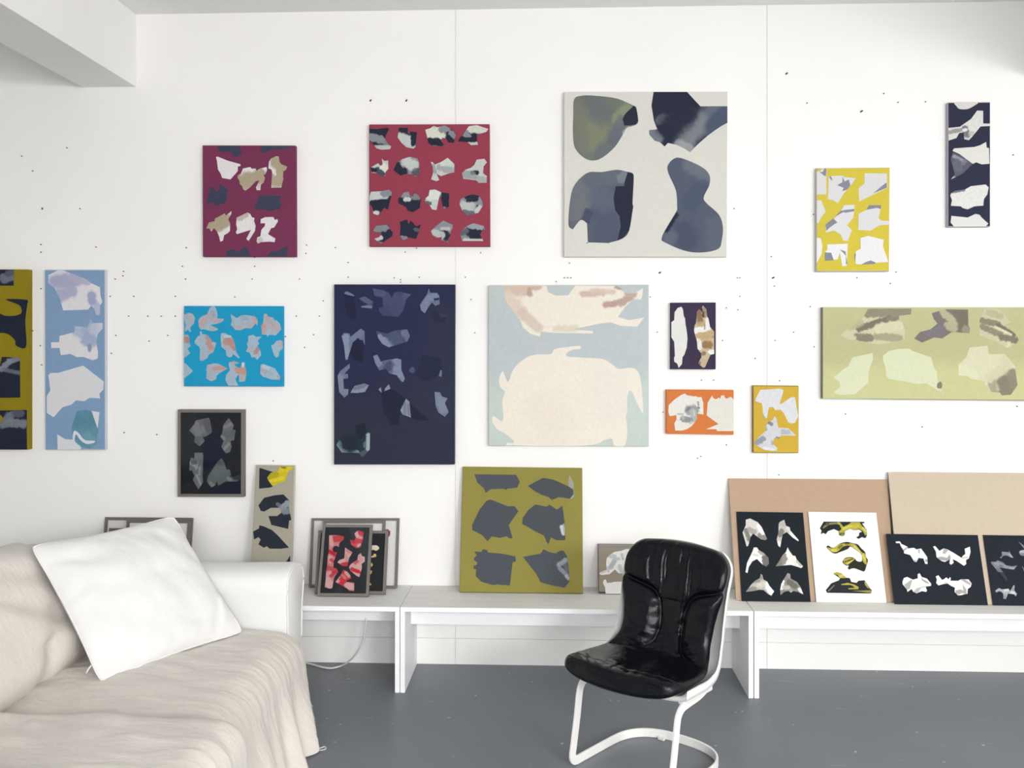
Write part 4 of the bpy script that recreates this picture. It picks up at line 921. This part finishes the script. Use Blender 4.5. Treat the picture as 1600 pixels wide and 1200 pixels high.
# arm: rolled top, extruded along x, slightly domed front
def arm(y0, y1, name):
    prof = [(y0 + .02, .05), (y0 + .012, .30), (y0 + .004, .48), (y0 - .002, .555), (y0 + .012, .596), (y0 + .05, .618),
            (y0 + .115, .626), (y1 - .04, .618), (y1 + .0, .592), (y1 + .016, .548), (y1 + .010, .50), (y1 - .008, .44), (y1 - .014, .30), (y1 - .012, .05)]
    pr_ = catmull(prof, 5)
    xs = [-2.2, -1.9, -1.6, -1.3, XA - .03, XA - .012, XA - .003, XA]
    ins = [0, 0, 0, 0, 0, .002, .007, .014]
    cy, cz = (y0 + y1) / 2, .35
    bm = bmesh.new(); rings = []
    for x, i_ in zip(xs, ins):
        rg = []
        for (y, z_) in pr_:
            dy, dz = y - cy, z_ - cz
            k = 1 - i_ / max(.08, math.hypot(dy, dz))
            wob = .004 * fbm(Vector((x * 5, y * 7, z_ * 6))) if i_ == 0 else 0
            rg.append(bm.verts.new(Vector((x, cy + dy * k + wob, cz + dz * k + wob)) - so))
        rings.append(rg)
    for A, B in zip(rings, rings[1:]):
        for k in range(len(A) - 1): bm.faces.new((A[k], A[k + 1], B[k + 1], B[k]))
    bm.faces.new(rings[-1]); bm.faces.new(rings[0])
    o = link(name, bm_mesh(name, bm, True), M['white_cover'], sofa)
    pp = [Vector((XA - .001, cy + (y - cy) * .965, cz + (z_ - cz) * .965)) - so for (y, z_) in pr_]
    tube('piping', pp, .0045, M['white_cover'], o, 8)
arm(YA0, YA1, 'arm')
arm(-2.72, -2.5, 'arm')
box('seat_cushion', -1.9, -1.115, -1.745, -.76, .26, .365, M['white_cover'], sofa, .03, so)
box('seat_cushion', -1.9, -1.04, -2.48, -1.80, .26, .425, M['white_cover'], sofa, .03, so)
box('back_rest', -2.28, -1.97, -2.7, -.55, .06, .70, M['linen'], sofa, .05, so)

def pillow(name, BL, BR, TR, TL, th, mat, parent=None, origin=Vector(), seed=0.0, amp=.01, n=44, conc=.03, pw=2.4, folds=()):
    BL, BR, TR, TL = map(Vector, (BL, BR, TR, TL))
    nr = (BR - BL).cross(TL - BL).normalized()
    ctr = (BL + BR + TR + TL) / 4
    bm = bmesh.new(); sides = []
    for sg in (1, -1):
        G = []
        for j in range(n + 1):
            row = []
            for i in range(n + 1):
                # denser towards the seams
                a = .5 - .5 * math.cos(math.pi * i / n); b_ = .5 - .5 * math.cos(math.pi * j / n)
                u_, v_ = 2 * a - 1, 2 * b_ - 1
                p = BL * (1 - a) * (1 - b_) + BR * a * (1 - b_) + TR * a * b_ + TL * (1 - a) * b_
                # seams pull in between the corners
                pull = conc * ((1 - v_ * v_) * abs(u_) ** 6 + (1 - u_ * u_) * abs(v_) ** 6)
                p = p + (ctr - p) * pull
                # round the very corners
                cr = max(0, abs(u_) ** 12 * abs(v_) ** 12)
                p = p + (ctr - p) * (.035 * cr)
                h = max(0.0, (1 - abs(u_) ** pw)) ** .62 * max(0.0, (1 - abs(v_) ** pw)) ** .62
                hh = th * h
                if sg > 0:
                    wv = amp * fbm(Vector((u_ * 1.7 + seed, v_ * 1.9 - seed, seed)), 3)
                    for (fx, fy, gx, gy, wd, dp) in folds:
                        d_ = seg_d(u_, v_, (fx, fy, gx, gy))
                        wv += dp * math.exp(-(d_ / wd) ** 2)
                    # puckers radiating from the seams
                    e = max(abs(u_), abs(v_))
                    wv += .0035 * sstep((e - .6) / .35) * math.sin(26 * (u_ if abs(v_) > abs(u_) else v_) + 5 * noise.noise(Vector((u_ * 3, v_ * 3, seed))))
                    hh += wv * min(1, h * 1.6)
                if sg < 0 and (i in (0, n) or j in (0, n)):
                    row.append(sides[0][j][i])
                else:
                    row.append(bm.verts.new(p + nr * (sg * hh) - origin))
            G.append(row)
        sides.append(G)
        for j in range(n):
            for i in range(n):
                q = (G[j][i], G[j][i + 1], G[j + 1][i + 1], G[j + 1][i])
                if len(set(q)) == 4: bm.faces.new(q)
    rim = [sides[0][0][i] for i in range(n)] + [sides[0][j][n] for j in range(n)] + [sides[0][n][i] for i in range(n, 0, -1)] + [sides[0][j][0] for j in range(n, 0, -1)]
    rimc = [v.co.copy() for v in rim]
    o = link(name, bm_mesh(name, bm, True), mat, parent)
    return o, rimc, nr

bc, rimc, _ = pillow('back_cushion', (-1.80, -2.46, .35), (-1.79, -.90, .35), (-2.09, -.92, .785), (-2.03, -2.46, .85), .16, M['linen'], sofa, so, 2.3, .014, 60, .0, 5.0,
    folds=[(.25, .35, .75, -.45, .09, -.016), (.30, .75, .85, .15, .12, -.012), (.36, -1.0, .46, -.5, .06, -.045), (.46, -.5, .62, -.1, .10, -.012), (.3, -.1, .42, -.5, .10, .012), (.55, -.5, .9, -.75, .10, .012)])

# ================================================================ LINEN THROW over the seat
def throw_pt(q, s):
    """q: 0 at the arm .. 1 near the camera; s: 0 at the back .. 1 at the hem"""
    y_top = -.742 + (-2.72 + .742) * q
    near = sstep((-1.72 - y_top) / .07)                  # second cushion stands a little higher and further out
    xf = -1.0 + .10 * near
    zt = .376 + .074 * near
    cr = .018 * (1 - ((y_top + 1.25) / .55) ** 2) if y_top > -1.72 else 0
    zt += max(-.01, cr)
    zt -= .02 * math.exp(-((y_top + 1.72) / .045) ** 2)
    rr = .125 - .03 * near
    S0, S1 = .46, .58
    if s < S0:
        k = s / S0
        x = -1.86 + (xf - rr + 1.86) * k
        z = zt + .012 * math.sin(k * 3.1) - (.02 * sstep((.25 - k) / .25))
        nx, nz_ = 0, 1; down = 0; fl = .35
    elif s < S1:
        a = (s - S0) / (S1 - S0) * H90
        x = xf - rr + rr * math.sin(a); z = zt - rr + rr * math.cos(a)
        nx, nz_ = math.sin(a), math.cos(a); down = 0; fl = .35 + .4 * a
    else:
        k = (s - S1) / (1 - S1); down = k
        z = (zt - rr) * (1 - k) + .008 * k
        x = xf + (.105 - .03 * near) * (k ** 1.4) - .075 * math.exp(-((y_top + .90) / .05) ** 2) * k ** 2
        nx, nz_ = 1, 0; fl = .75 + 1.2 * k
    edge = math.exp(-q / .035)
    y = y_top - (.235 * down ** 1.5) * math.exp(-q * 3.2)
    # hanging folds
    ph = 2.2 * noise.noise(Vector((q * 3.1, .7, down * .5)))
    wave = math.sin(q * 46 + ph * 2.0) * .55 + math.sin(q * 83 + 1.3 + ph) * .28 + .35 * noise.noise(Vector((q * 22, 2.0, s)))
    g = sstep((s - S0 + .05) / .35)
    dx = (.006 + .030 * down) * wave * g * (1 - .6 * edge)
    # creases on the lying cloth
    w1 = fbm(Vector((x * 5.0 + y * 2.0, y * 4.2, 1.7)), 3) * .007 + .006 * noise.noise(Vector((x * 3 + y * 9, y * 3 - x * 2, 5.0)))
    w1 += .004 * abs(noise.noise(Vector((x * 4 + 8, y * 16, .3))))
    w1 += .003 * g * noise.noise(Vector((y * 38, z * 5, 4.0))) + .004 * noise.noise(Vector((y * 14 + x * 6, x * 9, 8.0)))
    w1 *= (1 - .4 * g)
    # thin drawn creases running over the front edge
    ridge = 1 - abs(noise.noise(Vector((y * 24 + 3 * z, s * 1.6, 12.0)))) * 5
    w1 += .0018 * max(0.0, ridge) * sstep((s - .36) / .12) * (1 - .5 * down)
    ridge2 = 1 - abs(noise.noise(Vector((x * 5 - y * 2.5, y * 8 + x * 3, 21.0)))) * 9
    w1 += .0014 * max(0.0, ridge2) * (1 - sstep((s - .40) / .12))
    z2 = z + w1 * nz_ + dx * nz_ * .3
    x2 = x + dx * nx + w1 * nx
    return (x2, y, max(z2, .006))
tm = grid_mesh('linen_throw', lambda q, s: throw_pt(q ** 1.15, s), 230, 120)
th_ = link('linen_throw', tm, M['linen'])
tag(th_, 'crumpled beige linen throw spread over the sofa seat and hanging to the floor', 'throw')
sd = th_.modifiers.new('thickness', 'SOLIDIFY'); sd.thickness = .0025; sd.offset = -1
# loose threads along the frayed side edge
bm = bmesh.new()
for k in range(26):
    q_ = .0; s_ = .80 + .19 * k / 25
    p = Vector(throw_pt(q_, s_)); ln = random.uniform(.004, .011)
    d_ = Vector((random.uniform(.4, 1.0), random.uniform(.2, .9), random.uniform(-.9, -.1))).normalized() * ln
    e_ = p + d_; e_.z = max(.002, e_.z)
    u_ = Vector((0, 0, 1)).cross(d_).normalized() * .0008
    w_ = d_.cross(u_).normalized() * .0008
    vs = [bm.verts.new(a) for a in (p + u_, p - u_ + w_, p - u_ - w_, e_)]
    for tri in ((0, 1, 3), (1, 2, 3), (2, 0, 3), (0, 2, 1)): bm.faces.new([vs[i] for i in tri])
fz = link('frayed_threads', bm_mesh('frayed_threads', bm), M['linen'], th_)
fz['kind'] = 'stuff'
# frayed tassel at the hem corner
tp = on_z(495, 1171, .006)
tube('hem_tassel', catmull([tuple(on_z(492, 1168, .008)), tuple(on_z(500, 1169, .008)), tuple(on_z(507, 1166.5, .008)), tuple(on_z(509, 1170, .006)), tuple(on_z(502, 1172, .006)), tuple(on_z(495, 1171.5, .006))], 6), .002, M['linen'], th_, 6)

# ================================================================ WHITE CUSHION
BL = on_z(156, 1068, .402); BR = on_z(381, 988, .392)
TL = on_y(46, 853, -1.17); TR = on_y(272, 806, -.70)
pi, rimc, nr = pillow('cushion', BL, BR, TR, TL, .092, M['white_cotton'], None, Vector((BL + BR) / 2), 5.1, .016, 48, .05, 2.2,
    folds=[(-.2, .2, .5, .3, .25, .008), (.55, -.95, .75, -.6, .07, -.012), (.75, -.9, .85, -.5, .05, .008), (-.9, .7, -.5, .5, .1, -.01), (.2, .9, .5, .6, .15, -.012), (-.6, .1, -.2, -.1, .15, -.008)])
pi.location = (BL + BR) / 2
tag(pi, 'plump white square cushion leaning in the corner of the sofa', 'cushion')
rp = [tuple(c + nr * .001) for c in rimc]; rp.append(rp[0])
tube('piping', rp, .0035, M['white_cotton'], pi, 6)
zt_ = BL * .88 + TL * .12 - Vector(pi.location) + nr * .004
tube('zip_pull', [tuple(zt_), tuple(zt_ + Vector((-.006, -.008, -.010))), tuple(zt_ + Vector((-.012, -.012, -.024)))], .003, M['cable'], pi, 6)
# ================================================================ CHAIR (local: x across, y backwards, z up)
CL = on_z(893, 1199, 0)
ang = math.atan2(-.632, .775)
ex = Vector((math.cos(ang), math.sin(ang), 0))
CO = CL + ex * .21
chair = empty('chair', (CO.x, CO.y, 0), ang)
tag(chair, 'black leather cantilever chair with white steel frame standing on the grey floor', 'chair')
PROF = [(-.052, .372), (-.03, .366), (.03, .368), (.12, .370), (.20, .369), (.265, .380), (.315, .412), (.345, .462), (.362, .53), (.378, .60), (.397, .67), (.418, .735), (.430, .790)]
pf = catmull(PROF, 12)
L = [0]
for a, b in zip(pf, pf[1:]): L.append(L[-1] + math.hypot(b[0] - a[0], b[1] - a[1]))
LT = L[-1]
def prof(s):
    d = max(0, min(1, s)) * LT; k = 0
    while k < len(L) - 2 and L[k + 1] < d: k += 1
    f = (d - L[k]) / max(1e-9, L[k + 1] - L[k])
    y = pf[k][0] + (pf[k + 1][0] - pf[k][0]) * f; z = pf[k][1] + (pf[k + 1][1] - pf[k][1]) * f
    a, b = pf[max(k - 4, 0)], pf[min(k + 5, len(pf) - 1)]
    tx, tz = b[0] - a[0], b[1] - a[1]; l = math.hypot(tx, tz)
    return y, z, -tz / l, tx / l                        # point and normal (up on the seat, forward on the back)
def table(tab, n=8):
    c = catmull(tab, n)
    def f(s):
        if s <= c[0][0]: return c[0][1]
        for (a, va), (b, vb) in zip(c, c[1:]):
            if s <= b: return va + (vb - va) * (s - a) / max(1e-9, b - a)
        return c[-1][1]
    return f
wid_ = table([(0, .238), (.08, .244), (.16, .246), (.28, .240), (.36, .224), (.44, .203), (.53, .193), (.62, .196), (.70, .206), (.755, .217), (.782, .220), (.797, .215), (.812, .218), (.84, .223), (.90, .223), (1.0, .223)])
shw_ = table([(0, .246), (.16, .250), (.28, .250), (.38, .242), (.5, .232), (.62, .228), (.75, .229), (.84, .231), (1.0, .231)])
def wid(s, add=0.0, tab=None):
    w_ = (tab or wid_)(s)
    if s < .13: w_ *= .62 + .38 * (1 - (1 - s / .13) ** 2.6) ** (1 / 2.6)
    if s > .872: w_ -= .092 * (1 - math.sqrt(max(0.0, 1 - ((s - .872) / .128) ** 2)))
    return w_ + add
SEAM = catmull([(.368, 1.02), (.374, .86), (.388, .68), (.415, .50), (.455, .37), (.51, .29), (.58, .255), (.65, .26), (.70, .29), (.735, .36), (.758, .48), (.772, .66), (.784, .84), (.80, 1.02)], 5)
SEAM_T = [(s, t) for s, t in SEAM]
def seam_d(s, t):
    x, y = abs(t) * .215, s * LT
    d = 9.0
    for (s0, t0), (s1, t1) in zip(SEAM_T, SEAM_T[1:]):
        d = min(d, seg_d(x, y, (t0 * .215, s0 * LT, t1 * .215, s1 * LT)))
    # inside the lobe?
    if not (SEAM_T[0][0] < s < SEAM_T[-1][0]): return -d
    for (s0, t0), (s1, t1) in zip(SEAM_T, SEAM_T[1:]):
        if s0 <= s <= s1:
            ts = t0 + (t1 - t0) * (s - s0) / max(1e-9, s1 - s0)
            return d if abs(t) > ts else -d
    return -d
def shell_pt(s, t, off, wadd=0.0, tab=None):
    y, z, ny, nz_ = prof(s)
    x = wid(s, wadd, tab) * t
    back = sstep((s - .40) / .15)
    front = 1 - sstep(s / .16)
    y -= (1 - t * t) * .026 * front                     # bowed front edge
    z += (1 - t * t) * .011 * sstep((s - .86) / .14) - .004 * sstep((s - .86) / .14)
    lift = (.012 * (1 - back) + .030 * back * (1 - .5 * sstep((s - .8) / .2))) * t * t
    d = off + lift
    return Vector((x, y + ny * d, z + nz_ * d))
def edge_k(s, t):
    e = max(0.0, 1 - abs(t) ** 6.0) ** .5
    c_ = min(1.0, s / .055) if s < .055 else (min(1.0, (1 - s) / .04) if s > .96 else 1.0)
    return e * math.sqrt(max(0.0, 1 - (1 - c_) ** 2))
def pad_h(s, t):
    t_ = t - .08 * (1 - t * t)
    h = .030 + .022 * (1 - sstep((s - .02) / .22)) + .004 * sstep((s - .84) / .05)
    d = seam_d(s, t_)
    if d > 0: h += .026 * (1 - math.exp(-(d / .030) ** 2)) * (1 - .35 * sstep((d - .04) / .08))
    h -= .012 * math.exp(-(d / .0075) ** 2) * (1 if abs(t) < 1 else 0)
    # head part: soft roll over the notch, gathers running up
    hd = sstep((s - .69) / .08)
    if d < 0 and s > .72: h += .008 * (1 - math.exp(-(d / .03) ** 2)) * hd
    nA = noise.noise(Vector((t * 5, s * 3, 0)))
    h += .0016 * hd * math.sin(t * 19 + 3.0 * nA) * (1 - .4 * abs(t))
    # pleats across the seams
    h += .0015 * math.sin(s * 88 + 4 * noise.noise(Vector((t * 4, s * 7, 3)))) * math.exp(-((abs(d) - .014) / .022) ** 2)
    h += .0022 * fbm(Vector((t * 4.2, s * 9.5, 7)), 3) * (1 - .5 * hd)
    for tc_, s0_, s1_, wv, am in ((-.50, .74, .93, .018, .0045), (-.22, .70, .97, .014, .004), (-.13, .78, .95, .010, -.004), (.12, .86, .98, .012, .0035), (.30, .66, .96, .014, .0048), (.38, .70, .9, .010, -.0035), (.55, .74, .9, .02, .0035)):
        q_ = sstep((s - s0_) / .05) * (1 - sstep((s - s1_ + .05) / .05))
        h += 1.25 * am * q_ * math.exp(-((t - tc_ - .05 * (s - .8) + .015 * math.sin(s * 30)) / (wv * 1.5)) ** 2)
    # slanting creases across the front of the seat
    h += .0016 * (1 - sstep((s - .13) / .06)) * sstep((s - .03) / .03) * math.sin(t * 30 + s * 60 + 4 * noise.noise(Vector((t * 3, s * 9, 11))))
    # piping seam along the front lip, sitting hollow
    h -= .003 * math.exp(-((s - .085) / .006) ** 2)
    h -= .008 * math.exp(-((s - .25) / .09) ** 2) * (1 - t * t)
    return max(0.001, h)
NU, NVp = 220, 260
bm = bmesh.new(); F_, B_ = [], []
for j in range(NVp + 1):
    s = j / NVp
    rf, rb = [], []
    for i in range(NU + 1):
        t = math.sin((i / NU - .5) * math.pi)
        k = edge_k(s, t)
        dn = .010 + .016 * (1 - sstep(s / .2))
        rf.append(bm.verts.new(shell_pt(s, t, .006 + pad_h(s, t) * k)))
        rb.append(rf[-1] if (i in (0, NU) or j in (0, NVp)) else bm.verts.new(shell_pt(s, t, .006 - dn * k)))
    F_.append(rf); B_.append(rb)
for j in range(NVp):
    for i in range(NU):
        bm.faces.new((F_[j][i], F_[j][i + 1], F_[j + 1][i + 1], F_[j + 1][i]))
        q = (B_[j][i], B_[j + 1][i], B_[j + 1][i + 1], B_[j][i + 1])
        try: bm.faces.new(q)
        except ValueError: pass
link('leather_pad', bm_mesh('leather_pad', bm, True), M['leather'], chair)

def back_(s): return sstep((s - .40) / .15)
# white moulded shell standing off behind the pad, its rim turned forward
bm = bmesh.new(); R0, R1 = [], []
for j in range(111):
    s = .13 + .858 * j / 110
    a_, b_ = [], []
    for i in range(49):
        t = math.sin((i / 48 - .5) * math.pi)
        rim = .026 * abs(t) ** 14
        ws = 0.0
        a_.append(bm.verts.new(shell_pt(s, t, -.026 + rim, ws, shw_)))
        b_.append(bm.verts.new(shell_pt(s, t, -.044 + .008 * abs(t) ** 8 + .012 * back_(s), ws - .002, shw_)))
    R0.append(a_); R1.append(b_)
for j in range(110):
    for i in range(48):
        bm.faces.new((R0[j][i], R0[j][i + 1], R0[j + 1][i + 1], R0[j + 1][i]))
        bm.faces.new((R1[j][i], R1[j + 1][i], R1[j + 1][i + 1], R1[j][i + 1]))
    for i in (0, 48): bm.faces.new((R0[j][i], R0[j + 1][i], R1[j + 1][i], R1[j][i]))
for j in (0, 110):
    for i in range(48): bm.faces.new((R0[j][i], R0[j][i + 1], R1[j][i + 1], R1[j][i]))
link('shell', bm_mesh('shell', bm, True), M['chair_white'], chair)

# flat steel band: under the seat, down the front legs, back along the floor, round behind
HW, HT = .0165, .0045
zf = HW + .001
side = [(.275, .338), (.20, .318), (.13, .312), (.085, .306), (.060, .288), (.048, .26), (.034, .18), (.012, .075), (.006, .042), (.014, .024), (.034, zf), (.08, zf), (.16, zf), (.25, zf)]
sp = catmull(side, 6)
path = [(Vector((-.21, y, z)), Vector((-1, 0, 0))) for y, z in sp]
for k in range(1, 24):
    a = math.pi * k / 24
    cx, sy = -math.cos(a), math.sin(a)
    ex_ = .78
    x = .21 * math.copysign(abs(cx) ** ex_, cx); y = .25 + .195 * (sy ** ex_)
    path.append((Vector((x, y, zf)), None))
path += [(Vector((.21, y, z)), Vector((1, 0, 0))) for y, z in reversed(sp)]
bm = bmesh.new(); rings = []
for i, (p, n_) in enumerate(path):
    t = (path[min(i + 1, len(path) - 1)][0] - path[max(i - 1, 0)][0]).normalized()
    if n_ is None:
        n_ = Vector((-t.y, t.x, 0)).normalized()
    else:
        n_ = Vector((-1, 0, 0))if p.x < 0 else Vector((1, 0, 0))
    w_ = t.cross(n_).normalized()
    rings.append([bm.verts.new(p + n_ * (HT * a) + w_ * (HW * b)) for a, b in ((1, .9), (.75, 1), (-.75, 1), (-1, .9), (-1, -.9), (-.75, -1), (.75, -1), (1, -.9))])
for A, B in zip(rings, rings[1:]):
    # keep the ring order matched where the normal flips sign
    best = min(range(8), key=lambda r: sum((A[k].co - B[(k + r) % 8].co).length for k in range(8)))
    Bq = [B[(k + best) % 8] for k in range(8)]
    for k in range(8): bm.faces.new((A[k], A[(k + 1) % 8], Bq[(k + 1) % 8], Bq[k]))
bm.faces.new(rings[0]); bm.faces.new(rings[-1])
link('steel_frame', bm_mesh('steel_frame', bm), M['chair_white'], chair)
for sx in (-1, 1):
    bm = bmesh.new()
    add_box(bm, sx * .205 - .012, sx * .205 + .012, .08, .28, .312, .336, .006)
    link('seat_bracket', bm_mesh('seat_bracket', bm), M['chair_white'], chair)
bm = bmesh.new(); add_box(bm, -.09 - .014, -.09 + .014, .415, .428, .0005, .012, .002)
link('glide', bm_mesh('glide', bm), M['chair_white'], chair)
